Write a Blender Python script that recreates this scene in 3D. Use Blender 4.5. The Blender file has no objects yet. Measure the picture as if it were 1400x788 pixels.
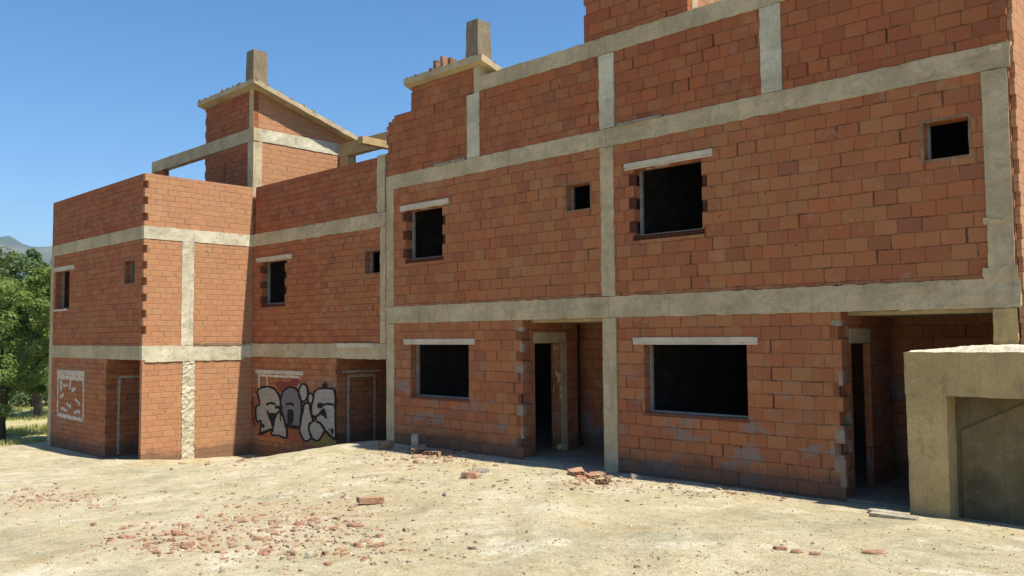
import bpy, math, random
from mathutils import Vector, Matrix, noise
from mathutils.geometry import tessellate_polygon
random.seed(7)
scn = bpy.context.scene
COL = scn.collection
R = math.radians

# ------------------------------------------------------------------ camera
FL = 1134.19; YAW = 0.75396638; PIT = 0.05753107; ROL = -0.00832943
CAM = Vector((0, -11.3, 2.24))
_f = Vector((-math.sin(YAW)*math.cos(PIT), math.cos(YAW)*math.cos(PIT), math.sin(PIT)))
_r = Vector((math.cos(YAW), math.sin(YAW), 0)); _u = _r.cross(_f)
r_ = _r*math.cos(ROL) + _u*math.sin(ROL); u_ = -_r*math.sin(ROL) + _u*math.cos(ROL); f_ = _f
def ray(x, y): return (x-700)/FL*r_ - (y-394)/FL*u_ + f_
def on(x, y, ax, v):
    d = ray(x, y); t = (v-CAM[ax])/d[ax]; return CAM + t*d
cd = bpy.data.cameras.new('camera'); cam = bpy.data.objects.new('camera', cd); COL.objects.link(cam)
cd.sensor_width = 36; cd.lens = FL/1400*36; cd.clip_end = 20000; cd.clip_start = 0.05
m = Matrix((r_, u_, -f_)).transposed().to_4x4(); m.translation = CAM; cam.matrix_world = m
scn.camera = cam

# ------------------------------------------------------------------ node helper
class NT:
    def __init__(s, name):
        s.m = bpy.data.materials.new(name); s.m.use_nodes = True
        s.t = s.m.node_tree; s.n = s.t.nodes; s.b = s.n['Principled BSDF']
        s.b.inputs['Roughness'].default_value = 0.9
        s.b.inputs['Specular IOR Level'].default_value = 0.2
    def link(s, a, i):
        if isinstance(a, bpy.types.NodeSocket): s.t.links.new(a, i)
        else: i.default_value = a
    def math(s, op, a, b=0.0, c=0.0):
        n = s.n.new('ShaderNodeMath'); n.operation = op
        s.link(a, n.inputs[0]); s.link(b, n.inputs[1]); s.link(c, n.inputs[2]); return n.outputs[0]
    def vmath(s, op, a, b=(0,0,0), scale=None):
        n = s.n.new('ShaderNodeVectorMath'); n.operation = op
        s.link(a, n.inputs[0]); s.link(b, n.inputs[1])
        if scale is not None: s.link(scale, n.inputs['Scale'])
        return n.outputs[0]
    def pos(s):
        return s.n.new('ShaderNodeNewGeometry').outputs['Position']
    def nrm(s):
        return s.n.new('ShaderNodeNewGeometry').outputs['True Normal']
    def sep(s, v):
        n = s.n.new('ShaderNodeSeparateXYZ'); s.link(v, n.inputs[0]); return n.outputs
    def comb(s, x, y, z=0.0):
        n = s.n.new('ShaderNodeCombineXYZ'); s.link(x, n.inputs[0]); s.link(y, n.inputs[1]); s.link(z, n.inputs[2]); return n.outputs[0]
    def noise(s, v, scale, detail=4, rough=0.55, col=False, dist=0.0):
        n = s.n.new('ShaderNodeTexNoise'); s.link(v, n.inputs['Vector']); n.inputs['Scale'].default_value = scale
        n.inputs['Detail'].default_value = detail; n.inputs['Roughness'].default_value = rough; n.inputs['Distortion'].default_value = dist
        return n.outputs['Color' if col else 'Fac']
    def white(s, v, col=False):
        n = s.n.new('ShaderNodeTexWhiteNoise'); n.noise_dimensions = '3D'; s.link(v, n.inputs['Vector'])
        return n.outputs['Color' if col else 'Value']
    def vor(s, v, scale, feat='F1', out='Distance', rnd=1.0):
        n = s.n.new('ShaderNodeTexVoronoi'); n.feature = feat; s.link(v, n.inputs['Vector']); n.inputs['Scale'].default_value = scale
        n.inputs['Randomness'].default_value = rnd; return n.outputs[out]
    def ss(s, v, a, b, lo=0.0, hi=1.0):
        n = s.n.new('ShaderNodeMapRange'); n.interpolation_type = 'SMOOTHSTEP'
        s.link(v, n.inputs['Value']); s.link(a, n.inputs['From Min']); s.link(b, n.inputs['From Max']); s.link(lo, n.inputs['To Min']); s.link(hi, n.inputs['To Max'])
        return n.outputs['Result']
    def ramp(s, v, stops, const=False):
        n = s.n.new('ShaderNodeValToRGB'); s.link(v, n.inputs[0]); cr = n.color_ramp
        if const: cr.interpolation = 'CONSTANT'
        while len(cr.elements) < len(stops): cr.elements.new(0.5)
        for e, (p, c) in zip(cr.elements, stops): e.position = p; e.color = (*c, 1)
        return n.outputs[0]
    def mix(s, f, a, b, mode='MIX'):
        n = s.n.new('ShaderNodeMix'); n.data_type = 'RGBA'; n.blend_type = mode
        s.link(f, n.inputs[0])
        for v, i in ((a, n.inputs[6]), (b, n.inputs[7])):
            if isinstance(v, tuple): i.default_value = (*v[:3], 1)
            else: s.link(v, i)
        return n.outputs[2]
    def bump(s, h, strength, dist=0.01):
        n = s.n.new('ShaderNodeBump'); s.link(h, n.inputs['Height']); n.inputs['Strength'].default_value = strength; n.inputs['Distance'].default_value = dist
        s.t.links.new(n.outputs[0], s.b.inputs['Normal'])
    def out(s, c, rough=None):
        if isinstance(c, tuple): s.b.inputs['Base Color'].default_value = (*c, 1)
        else: s.t.links.new(c, s.b.inputs['Base Color'])
        if rough is not None: s.link(rough, s.b.inputs['Roughness'])
        return s.m

CH = 0.196; BW = 0.30
def mat_brick(name, tint=(1, 1, 1), smear=1.0, pale=0.0, course=CH, width=BW, seed=0.0):
    s = NT(name); P = s.pos(); N = s.nrm()
    x, y, z = s.sep(P)[0:3]; nx, ny, nz = s.sep(N)[0:3]
    side = s.math('GREATER_THAN', s.math('ABSOLUTE', nx), 0.6)
    flat = s.math('GREATER_THAN', s.math('ABSOLUTE', nz), 0.6)
    u = s.math('ADD', s.math('MULTIPLY', y, side), s.math('MULTIPLY', x, s.math('SUBTRACT', 1.0, side)))
    v = s.math('ADD', s.math('MULTIPLY', y, flat), s.math('MULTIPLY', z, s.math('SUBTRACT', 1.0, flat)))
    w1 = s.sep(s.noise(P, 1.7, 2, col=True)); w2 = s.sep(s.noise(P, 14, 3, col=True))
    u = s.math('ADD', u, s.math('MULTIPLY', s.math('SUBTRACT', w1[0], 0.5), 0.02))
    u = s.math('ADD', u, s.math('MULTIPLY', s.math('SUBTRACT', w2[0], 0.5), 0.022))
    v = s.math('ADD', v, s.math('MULTIPLY', s.math('SUBTRACT', w1[1], 0.5), 0.036))
    v = s.math('ADD', v, s.math('MULTIPLY', s.math('SUBTRACT', w2[1], 0.5), 0.022))
    vr = s.math('DIVIDE', v, course); row = s.math('FLOOR', vr); fv = s.math('SUBTRACT', vr, row)
    rr = s.white(s.comb(row, 3.3 + seed, side))
    off = s.math('ADD', s.math('MULTIPLY', row, 0.5), s.math('MULTIPLY', rr, 0.34))
    uu = s.math('ADD', s.math('DIVIDE', u, width), off)
    # small per brick shift of the head joint
    c0 = s.math('FLOOR', uu)
    colr = c0; fu = s.math('SUBTRACT', uu, colr)
    cell = s.comb(colr, row, s.math('ADD', side, seed))
    wn = s.sep(s.white(cell, True)); wv = s.white(s.vmath('ADD', cell, (17.3, 5.1, 9.7)))
    du = s.math('MULTIPLY', s.math('MINIMUM', fu, s.math('SUBTRACT', 1.0, fu)), width)
    dv = s.math('MULTIPLY', s.math('MINIMUM', fv, s.math('SUBTRACT', 1.0, fv)), course)
    # a head joint's openness belongs to the joint on the brick's left
    jn = s.white(s.comb(s.math('ROUND', uu), row, 41.0 + seed))
    headw = s.ss(jn, 0.55, 1.0, 0.002, 0.012)
    bn = s.noise(P, 5.0, 2)
    bedw = s.ss(bn, 0.42, 0.68, 0.002, 0.0085)
    jh = s.math('SUBTRACT', 1.0, s.ss(s.math('SUBTRACT', du, headw), 0.0, 0.006))
    jb = s.math('SUBTRACT', 1.0, s.ss(s.math('SUBTRACT', dv, bedw), 0.0, 0.006))
    j = s.math('MAXIMUM', jh, jb)
    base = s.ramp(wn[0], [(0, (.37, .135, .068)), (.16, (.40, .165, .078)), (.32, (.335, .115, .062)), (.48, (.42, .185, .095)),
                          (.60, (.39, .20, .10)), (.72, (.43, .155, .072)), (.84, (.31, .105, .060)), (.95, (.25, .095, .065))], True)
    base = s.mix(s.math('ADD', s.math('MULTIPLY', wn[1], 0.30), 0.28), base, (.350, .155, .085))
    # patchy weathering
    big = s.noise(P, 0.55, 5, 0.6); med = s.noise(P, 3.2, 5, 0.65); fine = s.noise(s.vmath('MULTIPLY', P, (1, 1, 3.0)), 38, 5, 0.7)
    base = s.mix(s.ss(big, 0.42, 0.68, 0.0, 0.35), base, (.34, .19, .10))
    base = s.mix(s.ss(med, 0.50, 0.78, 0.0, 0.50), base, (.25, .13, .085))
    base = s.mix(s.ss(s.noise(s.vmath('ADD', P, (4, 9, 2)), 2.1, 5, 0.65), 0.54, 0.76, 0.0, 0.45), base, (.47, .29, .19))
    base = s.mix(s.ss(fine, 0.3, 0.75, 0.0, 1.0), s.mix(1.0, base, (.80, .80, .80), 'MULTIPLY'), s.mix(1.0, base, (1.14, 1.12, 1.10), 'MULTIPLY'))
    # joint colour: raked dark joints with some pale mortar left in them
    jc = s.mix(s.ss(s.noise(P, 6.0, 3), 0.45, 0.7), (.085, .045, .028), (.27, .20, .14))
    jc = s.mix(s.math('MULTIPLY', jh, s.math('GREATER_THAN', jn, 0.82)), jc, (.03, .018, .012))
    c = s.mix(s.math('MULTIPLY', j, s.ss(s.noise(P, 2.3, 3), 0.35, 0.65, 0.22, 0.80)), base, jc)
    # mortar squeezed over the joints and rubbed along the beams
    ms = s.noise(s.vmath('ADD', P, (3, 6, 8)), 4.2, 6, .7, dist=.5)
    near = s.math('MAXIMUM', s.math('MULTIPLY', s.ss(z, 5.15, 5.42), s.ss(z, 5.6, 5.5)), s.math('MAXIMUM', s.math('MULTIPLY', s.ss(z, 3.08, 2.90), s.ss(z, 2.7, 2.8)), s.math('MULTIPLY', s.ss(z, 2.32, 2.52), s.ss(z, 2.7, 2.6))))
    ms = s.math('ADD', ms, s.math('MULTIPLY', near, .07))
    mm_ = s.math('MULTIPLY', s.ss(ms, .60, .66), .55)
    c = s.mix(mm_, c, (.30, .215, .15))
    # chips and small holes knocked into single bricks
    chp = s.ss(s.noise(s.vmath('ADD', P, (11, 2, 5)), 9.0, 3, .5), .70, .735)
    c = s.mix(s.math('MULTIPLY', chp, .75), c, (.07, .035, .022))
    # grey cement smears (low on the wall), mortar runs and specks
    if smear > 0:
        low = s.ss(z, 2.1, 1.0)
        sm = s.noise(s.vmath('MULTIPLY', P, (1, 1, 2.3)), 1.25, 6, 0.7, dist=0.4)
        sm = s.math('MULTIPLY', s.math('MULTIPLY', s.ss(sm, 0.54, 0.60), low), 0.75*smear)
        c = s.mix(sm, c, (.215, .21, .225))
    sp = s.vor(P, 5.5); keep = s.white(s.vor(P, 5.5, out='Position'))
    spm = s.math('MULTIPLY', s.ss(s.math('ADD', sp, s.math('MULTIPLY', s.noise(P, 45, 2), 0.10)), 0.14, 0.10), s.math('GREATER_THAN', keep, 0.86))
    c = s.mix(s.math('MULTIPLY', spm, 0.65), c, (.62, .54, .44))
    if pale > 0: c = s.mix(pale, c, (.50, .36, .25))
    c = s.mix(1.0, c, tuple(a*b for a, b in zip(tint, (.94, .82, .67))), 'MULTIPLY')
    # soil splashed on the foot of the wall, ragged upper edge
    gl = s.math('ADD', s.math('MULTIPLY', s.ss(x, -14.9, -18.5), -.75), s.math('MULTIPLY', s.noise(P, 2.2, 5, .65), .55))
    c = s.mix(s.ss(z, s.math('ADD', gl, .12), s.math('SUBTRACT', gl, .12), 0.0, 0.6), c, (.085, .062, .045))
    h = s.math('SUBTRACT', s.math('MULTIPLY', wn[2], 0.45), s.math('MULTIPLY', j, 1.1))
    h = s.math('ADD', h, s.math('MULTIPLY', fine, 0.30)); h = s.math('ADD', h, s.math('MULTIPLY', med, 0.4))
    h = s.math('ADD', h, s.math('MULTIPLY', spm, 0.5)); h = s.math('ADD', h, s.math('MULTIPLY', mm_, 0.6)); h = s.math('SUBTRACT', h, s.math('MULTIPLY', chp, 1.2))
    s.bump(h, 0.75, 0.012)
    return s.out(c, 0.92)

def mat_concrete(name, a=(.51, .41, .255), b=(.37, .295, .175), ochre=0.25, board=0.0, bumpd=0.008, streak=0.3, blot=.45):
    s = NT(name); P = s.pos()
    n1 = s.noise(P, 1.3, 6, 0.65); n2 = s.noise(P, 7.0, 6, 0.7); n3 = s.noise(P, 60, 4, 0.7)
    c = s.mix(s.ss(n1, 0.35, 0.65), a, b)
    c = s.mix(s.ss(n2, 0.48, 0.72, 0, 0.6), c, tuple(v*0.68 for v in a))
    c = s.mix(s.ss(s.noise(s.vmath('ADD', P, (7, 3, 1)), 2.6, 5, 0.7), 0.5, 0.7, 0, ochre), c, (.42, .31, .19))
    c = s.mix(s.ss(s.noise(s.vmath('ADD', P, (1, 8, 5)), 9.0, 5, 0.7), 0.55, 0.75, 0, blot), c, (.56, .53, .46))
    st = s.noise(s.vmath('MULTIPLY', P, (1, 1, .12)), 9.0, 5, 0.65)
    c = s.mix(s.ss(st, 0.5, 0.72, 0, streak), c, (.16, .145, .11))
    c = s.mix(s.ss(s.noise(s.vmath('MULTIPLY', s.vmath('ADD', P, (2, 7, 4)), (1, 1, 2.2)), 3.4, 6, .75, dist=.6), .53, .66, 0, .45*(.3+blot)), c, (.15, .13, .09))
    c = s.mix(s.ss(n3, 0.3, 0.75), s.mix(1.0, c, (.82, .82, .82), 'MULTIPLY'), s.mix(1.0, c, (1.12, 1.12, 1.12), 'MULTIPLY'))
    pit = s.math('MULTIPLY', s.ss(s.vor(P, 22.0), 0.16, 0.08), s.math('GREATER_THAN', s.white(s.vor(P, 22.0, out='Position')), 0.72))
    c = s.mix(s.math('MULTIPLY', pit, 0.7), c, (.09, .08, .06))
    h = s.math('ADD', s.math('MULTIPLY', n2, 1.0), s.math('MULTIPLY', n3, 0.35)); h = s.math('SUBTRACT', h, s.math('MULTIPLY', pit, 0.6))
    if board:
        x, y, z = s.sep(P)[0:3]
        q = s.math('FRACT', s.math('ADD', s.math('MULTIPLY', s.math('ADD', x, y), board), s.math('MULTIPLY', n2, 0.06)))
        ed = s.ss(s.math('MINIMUM', q, s.math('SUBTRACT', 1.0, q)), 0.03, 0.0)
        c = s.mix(s.math('MULTIPLY', ed, 0.35), c, (.12, .11, .08)); h = s.math('SUBTRACT', h, s.math('MULTIPLY', ed, 0.8))
    s.bump(h, 0.8, bumpd)
    return s.out(c, 0.93)

def mat_plain(name, col, var=0.25, rough=0.8, scale=12):
    s = NT(name); P = s.pos(); n = s.noise(P, scale, 5, 0.65)
    c = s.mix(s.ss(n, 0.3, 0.7), tuple(v*(1-var) for v in col), tuple(min(1, v*(1+var)) for v in col))
    s.bump(n, 0.4, 0.005); return s.out(c, rough)

M = {}
M['brick'] = mat_brick('hollow_brick_wall')
M['brick_sun'] = mat_brick('hollow_brick_sunlit_side', smear=0.0, pale=0.38, course=0.134, seed=5.0)  # paler copy of the brick, sunlight mixed into the colour of sun-facing walls
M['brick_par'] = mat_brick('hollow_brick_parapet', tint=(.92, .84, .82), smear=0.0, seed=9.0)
M['brick_left'] = mat_brick('hollow_brick_left_houses', tint=(.97, .93, .93), course=0.142, width=.29, smear=0.0, seed=21.0)
M['par_left'] = mat_brick('hollow_brick_left_parapets', tint=(.90, .80, .80), course=0.142, width=.29, smear=0.0, seed=23.0)
M['brick_fine'] = mat_brick('hollow_brick_low_courses', course=0.134, smear=0.5, seed=13.0)
M['conc'] = mat_concrete('beam_concrete')
M['conc_rough'] = mat_concrete('honeycombed_concrete', a=(.60, .55, .41), b=(.42, .38, .27), bumpd=0.02)
M['conc_ochre'] = mat_concrete('landing_concrete', a=(.50, .36, .165), b=(.39, .275, .12), ochre=0.35, streak=0.4)
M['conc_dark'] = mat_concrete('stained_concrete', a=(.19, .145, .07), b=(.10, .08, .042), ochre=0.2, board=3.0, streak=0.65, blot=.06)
M['lintel'] = mat_concrete('precast_lintel', a=(.58, .50, .39), b=(.46, .39, .30), ochre=0.1, streak=0.1, bumpd=0.003)
M['mortar'] = mat_plain('pale_mortar', (.50, .43, .36), 0.3, 0.95, 20)
M['mortar_door'] = mat_plain('door_mortar', (.40, .33, .27), 0.3, 0.95, 20)
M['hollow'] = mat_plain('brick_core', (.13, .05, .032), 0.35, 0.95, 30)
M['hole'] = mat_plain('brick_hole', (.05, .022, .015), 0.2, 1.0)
M['frame'] = mat_plain('galvanised_frame', (.24, .225, .19), 0.25, 0.7)
M['inner'] = mat_plain('dark_interior', (.055, .045, .038), 0.3, 0.95, 3)  # near-black tone, the darkness of the unlit rooms put into the colour
M['chimney'] = mat_concrete('chimney_render', a=(.22, .18, .12), b=(.17, .135, .085), ochre=0.3)
M['slate'] = mat_plain('grey_slab_piece', (.23, .205, .165), 0.3, 0.8)
M['wood'] = mat_plain('weathered_wood', (.30, .24, .16), 0.3, 0.85, 8)

# ------------------------------------------------------------------ mesh builder
def sst(a, b, x):
    t = max(0.0, min(1.0, (x-a)/(b-a))); return t*t*(3-2*t)
def lerp(a, b, t): return a+(b-a)*t
class MB:
    def __init__(s): s.v = []; s.f = []; s.mi = []
    def quad(s, pts, mi=0):
        b = len(s.v); s.v += [tuple(p) for p in pts]; s.f.append(tuple(range(b, b+len(pts)))); s.mi.append(mi)
    def box(s, x0, x1, y0, y1, z0, z1, mi=0):
        b = len(s.v)
        s.v += [(x0,y0,z0),(x1,y0,z0),(x1,y1,z0),(x0,y1,z0),(x0,y0,z1),(x1,y0,z1),(x1,y1,z1),(x0,y1,z1)]
        for f in ((0,3,2,1),(4,5,6,7),(0,1,5,4),(1,2,6,5),(2,3,7,6),(3,0,4,7)): s.f.append(tuple(b+i for i in f)); s.mi.append(mi)
        return s
    def rbox(s, x0, x1, y0, y1, z0, z1, step=0.08, amp=0.006, fr=6.0, mi=0, big=0.0):
        """box with finely divided, uneven faces"""
        n = [max(1, int(round((b-a)/step))) for a, b in ((x0,x1),(y0,y1),(z0,z1))]
        lo = (x0,y0,z0); hi = (x1,y1,z1); idx = {}
        def V(i, j, k):
            key = (i, j, k)
            if key not in idx:
                p = Vector([lo[a] + (hi[a]-lo[a])*q/n[a] for a, q in enumerate(key)])
                d = noise.noise_vector(p*fr)*amp + noise.noise_vector(p*fr*3.1)*amp*0.5
                if big: d += noise.noise_vector(p*0.9)*big
                idx[key] = len(s.v); s.v.append(tuple(p+d))
            return idx[key]
        for j in range(n[1]):
            for k in range(n[2]):
                s.f += [(V(0,j,k),V(0,j,k+1),V(0,j+1,k+1),V(0,j+1,k)), (V(n[0],j,k),V(n[0],j+1,k),V(n[0],j+1,k+1),V(n[0],j,k+1))]; s.mi += [mi, mi]
        for i in range(n[0]):
            for k in range(n[2]):
                s.f += [(V(i,0,k),V(i+1,0,k),V(i+1,0,k+1),V(i,0,k+1)), (V(i,n[1],k),V(i,n[1],k+1),V(i+1,n[1],k+1),V(i+1,n[1],k))]; s.mi += [mi, mi]
        for i in range(n[0]):
            for j in range(n[1]):
                s.f += [(V(i,j,0),V(i,j+1,0),V(i+1,j+1,0),V(i+1,j,0)), (V(i,j,n[2]),V(i+1,j,n[2]),V(i+1,j+1,n[2]),V(i,j+1,n[2]))]; s.mi += [mi, mi]
        return s
    def wall(s, ax, a0, a1, z0, z1, t0, t1, holes=(), mi=0):
        """a wall running along axis ax with rectangular holes cut right through (one closed mesh)"""
        A = sorted({a0, a1, *[min(max(h[i], a0), a1) for h in holes for i in (0, 1)]})
        Z = sorted({z0, z1, *[min(max(h[i], z0), z1) for h in holes for i in (2, 3)]})
        A = [a for i, a in enumerate(A) if i == 0 or a-A[i-1] > 1e-5]; Z = [a for i, a in enumerate(Z) if i == 0 or a-Z[i-1] > 1e-5]
        def solid(i, k):
            if i < 0 or k < 0 or i >= len(A)-1 or k >= len(Z)-1: return False
            ca = (A[i]+A[i+1])/2; cz = (Z[k]+Z[k+1])/2
            return not any(h[0] < ca < h[1] and h[2] < cz < h[3] for h in holes)
        def P(a, t, z): return (a, t, z) if ax == 'x' else (t, a, z)
        fl = ax != 'x'
        def q(pts): s.quad(list(reversed(pts)) if fl else pts, mi)
        for i in range(len(A)-1):
            for k in range(len(Z)-1):
                if not solid(i, k): continue
                x0, x1, y0, y1 = A[i], A[i+1], Z[k], Z[k+1]
                q([P(x0,t0,y0),P(x1,t0,y0),P(x1,t0,y1),P(x0,t0,y1)]); q([P(x0,t1,y0),P(x0,t1,y1),P(x1,t1,y1),P(x1,t1,y0)])
                if not solid(i-1, k): q([P(x0,t0,y0),P(x0,t0,y1),P(x0,t1,y1),P(x0,t1,y0)])
                if not solid(i+1, k): q([P(x1,t0,y0),P(x1,t1,y0),P(x1,t1,y1),P(x1,t0,y1)])
                if not solid(i, k-1): q([P(x0,t0,y0),P(x0,t1,y0),P(x1,t1,y0),P(x1,t0,y0)])
                if not solid(i, k+1): q([P(x0,t0,y1),P(x1,t0,y1),P(x1,t1,y1),P(x0,t1,y1)])
        return s
    def hollow_end(s, x, z, w, h, y, nx=3, nz=3, depth=0.06, mi_rim=0, mi_hole=1):
        """the perforated end of a hollow brick, facing -Y, its front at y"""
        rim = 0.007
        xs = [x]; 
        cw = (w-rim*(nx+1))/nx; ch = (h-rim*(nz+1))/nz
        holes = [(x+rim+i*(cw+rim), x+rim+i*(cw+rim)+cw, z+rim+k*(ch+rim), z+rim+k*(ch+rim)+ch) for i in range(nx) for k in range(nz)]
        s.wall('x', x, x+w, z, z+h, y, y+depth, holes, mi_rim)
        s.quad([(x,y+depth-.001,z),(x+w,y+depth-.001,z),(x+w,y+depth-.001,z+h),(x,y+depth-.001,z+h)], mi_hole)
    def build(s, name, mats, parent=None, base=None, smooth=False):
        if base is None and parent is not None: base = Vector(BASE[parent.name])
        base = Vector(base or (0,0,0))
        me = bpy.data.meshes.new(name); me.from_pydata([tuple(Vector(v)-base) for v in s.v], [], s.f)
        if not isinstance(mats, (list, tuple)): mats = [mats]
        for mm in mats: me.materials.append(mm)
        me.polygons.foreach_set('material_index', s.mi)
        if smooth: me.polygons.foreach_set('use_smooth', [True]*len(s.f))
        me.update()
        o = bpy.data.objects.new(name, me); COL.objects.link(o)
        if parent is not None: o.parent = parent
        else: o.location = base
        BASE[o.name] = tuple(base); return o
BASE = {}
def thing(name, label, cat, loc, group=None):
    o = bpy.data.objects.new(name, None); COL.objects.link(o); o.location = loc; o.empty_display_size = 0.3
    BASE[o.name] = tuple(loc); return tag(o, label, cat, group)
def tag(o, label, cat, group=None, kind=None):
    if label: o['label'] = label
    if cat: o['category'] = cat
    if group: o['group'] = group
    if kind: o['kind'] = kind
    return o
def courses(z0, z1): 
    k = math.ceil(z0/CH - 1e-6); out = []
    while k*CH < z1-0.02: out.append((max(z0, k*CH), min(z1, (k+1)*CH), k)); k += 1
    return out
def notch(a, b, z0, z1, phase=0, rnd=0.0):
    out = []
    for p, q, k in courses(z0, z1):
        if k % 2 == phase and random.random() >= rnd: out.append((a, b, p+.004, q-.004))
    return out

# ------------------------------------------------------------------ house parts
def jagged(x0, x1, z0, z1):
    out = [(x0-.04, x1+.03, z0-.092, z0+.001)]
    for p, q, k in courses(z0, z1):
        if q-p > .1:
            if k % 2 == 0: out.append((x0-.105, x0+.001, p+.006, q-.006))
            else: out.append((x1-.001, x1+.095, p+.006, q-.006))
    return out
def hend(par, x, z, w, h, y, nx=3):
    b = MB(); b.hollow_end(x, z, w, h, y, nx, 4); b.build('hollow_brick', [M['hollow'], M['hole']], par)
def window(root, x0, x1, z0, z1, y, left_hollow=True, sill='hollow', lint=(0.18, 0.2), name='window'):
    """sub-frame set back in the opening, precast lintel, hollow brick jambs and sill"""
    f = MB(); d = y+0.17; t = 0.035
    f.box(x0, x0+t, d, d+0.06, z0, z1); f.box(x1-t*.6, x1, d, d+0.06, z0, z1); f.box(x0+t, x1-t*.6, d, d+0.06, z0, z0+t*.7)
    w = f.build(name, M['frame'], root)
    l = MB(); l.rbox(x0-lint[0], x1+lint[1], y-0.022, y+0.10, z1+0.035, z1+0.115, 0.06, 0.003); l.rbox(x0-lint[0], x1+lint[1], y-0.012, y+0.16, z1, z1+0.033, 0.06, 0.002)
    l.build('lintel', M['lintel'], w)
    if sill == 'hollow':
        b = MB(); n = max(1, int((x1-x0)/0.16)); ww = (x1-x0+.06)/n
        for i in range(n): b.hollow_end(x0-.03+i*ww+.005, z0-0.085, ww-.012, 0.075, y+0.012+random.uniform(-.006,.006), 4, 2, 0.08)
        b.box(x0-.03, x1+.03, y+.085, y+.26, z0-.08, z0-.004)
        b.build('sill', [M['hollow'], M['hole']], w)
    elif sill == 'flat':
        b = MB(); b.rbox(x0-.02, x1+.02, y-0.01, y+.24, z0-.05, z0-.004, 0.06, 0.005); b.build('sill', M['hollow'], w)
    if left_hollow:
        for p, q, k in courses(z0, z1):
            if q-p < .12: continue
            if k % 2 == 0:
                hend(w, x0-0.10, p+.012, 0.085, q-p-.024, y+.02)
            else: hend(w, x1+0.004, p+.012, 0.085, q-p-.024, y+.02)
    return w
def small_window(root, x0, x1, z0, z1, y):
    f = MB(); t = .05
    for a in ((x0-.05,x0-.002,z0-.03,z1+.04),(x1+.002,x1+.035,z0-.03,z1+.04),(x0-.002,x1+.002,z1+.002,z1+.04),(x0-.002,x1+.002,z0-.035,z0-.002)):
        f.rbox(a[0], a[1], y-.005, y+.04, a[2], a[3], .05, .006)
    w = f.build('small_window', M['mortar_brown'], root)
    g = MB(); g.box(x0, x0+.028, y+.15, y+.20, z0, z1); g.build('frame', M['frame'], w)
    return w
M['mortar_grey'] = mat_concrete('mortar_smear', a=(.30,.23,.165), b=(.24,.16,.11))
M['mortar_brown'] = mat_plain('brown_mortar', (.20, .125, .075), 0.35, 0.95, 18)

def strip(mb, pts, w, z_of, mi=0):
    """flat uneven band along a polyline; z_of maps (a,b) to a point"""
    P = []
    n = len(pts)
    for i in range(n-1):
        p0 = pts[max(0,i-1)]; p1 = pts[i]; p2 = pts[i+1]; p3 = pts[min(n-1,i+2)]
        for k in range(6):
            t = k/6
            P.append(tuple(0.5*((2*p1[c])+(-p0[c]+p2[c])*t+(2*p0[c]-5*p1[c]+4*p2[c]-p3[c])*t*t+(-p0[c]+3*p1[c]-3*p2[c]+p3[c])*t**3) for c in (0,1)))
    P.append(tuple(pts[-1])); L = []; Rr = []
    for i, p in enumerate(P):
        a = P[max(0,i-1)]; b = P[min(len(P)-1,i+1)]; dx, dy = b[0]-a[0], b[1]-a[1]; l = math.hypot(dx, dy) or 1
        ww = w*(0.5+0.05*math.sin(i*.9))*(0.75 if i in (0, len(P)-1) else 1)
        L.append(z_of(p[0]-dy/l*ww, p[1]+dx/l*ww)); Rr.append(z_of(p[0]+dy/l*ww, p[1]-dx/l*ww))
    for i in range(len(P)-1): mb.quad([L[i], L[i+1], Rr[i+1], Rr[i]], mi)
def mortar_line(mb, p0, p1, w, fn, jit=0.012, mi=0, n=None):
    n = n or max(3, int(math.dist(p0, p1)/0.07)); dx, dz = (p1[0]-p0[0])/n, (p1[1]-p0[1])/n; l = math.hypot(dx, dz); ex, ez = -dz/l, dx/l
    prev = None
    for i in range(n+1):
        c = (p0[0]+dx*i, p0[1]+dz*i); a = w/2+random.uniform(-jit, jit); b = w/2+random.uniform(-jit, jit)
        cur = (fn(c[0]+ex*a, c[1]+ez*a), fn(c[0]-ex*b, c[1]-ez*b))
        if prev: mb.quad([prev[0], cur[0], cur[1], prev[1]], mi)
        prev = cur

def shell(root, x0, x1, yf, yb, floor, b1, b2, th=.25):
    """party walls, back wall and slabs that close the rooms"""
    s = MB()
    s.box(x0, x1, yf+.03, yb, floor-.2, floor+.015); s.build('ground_slab', M['slab'], root)
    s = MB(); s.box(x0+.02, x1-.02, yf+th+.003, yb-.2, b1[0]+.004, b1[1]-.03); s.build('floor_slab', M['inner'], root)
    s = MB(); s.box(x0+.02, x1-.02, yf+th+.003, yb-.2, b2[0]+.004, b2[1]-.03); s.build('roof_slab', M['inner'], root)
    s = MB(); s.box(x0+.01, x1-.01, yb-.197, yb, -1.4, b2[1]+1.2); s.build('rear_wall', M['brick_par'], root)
M['slab'] = mat_concrete('floor_slab_concrete', a=(.22, .19, .14), b=(.16, .14, .105))

def recess_side(root, X, yf, floor, top, lo_d, hi_d, blocked, endY, back):
    """the wall with the front door that faces +X inside the entrance recess"""
    h = [(lo_d, hi_d, floor, floor+2.09)] if not blocked else []
    s = MB(); s.wall('y', yf+.252, endY, floor-.5, top, X, X-.25, h); s.build('recess_wall', M['brick'] if not blocked else M['brick_fine'], root)
    return s
def front_end_skin(): pass

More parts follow.
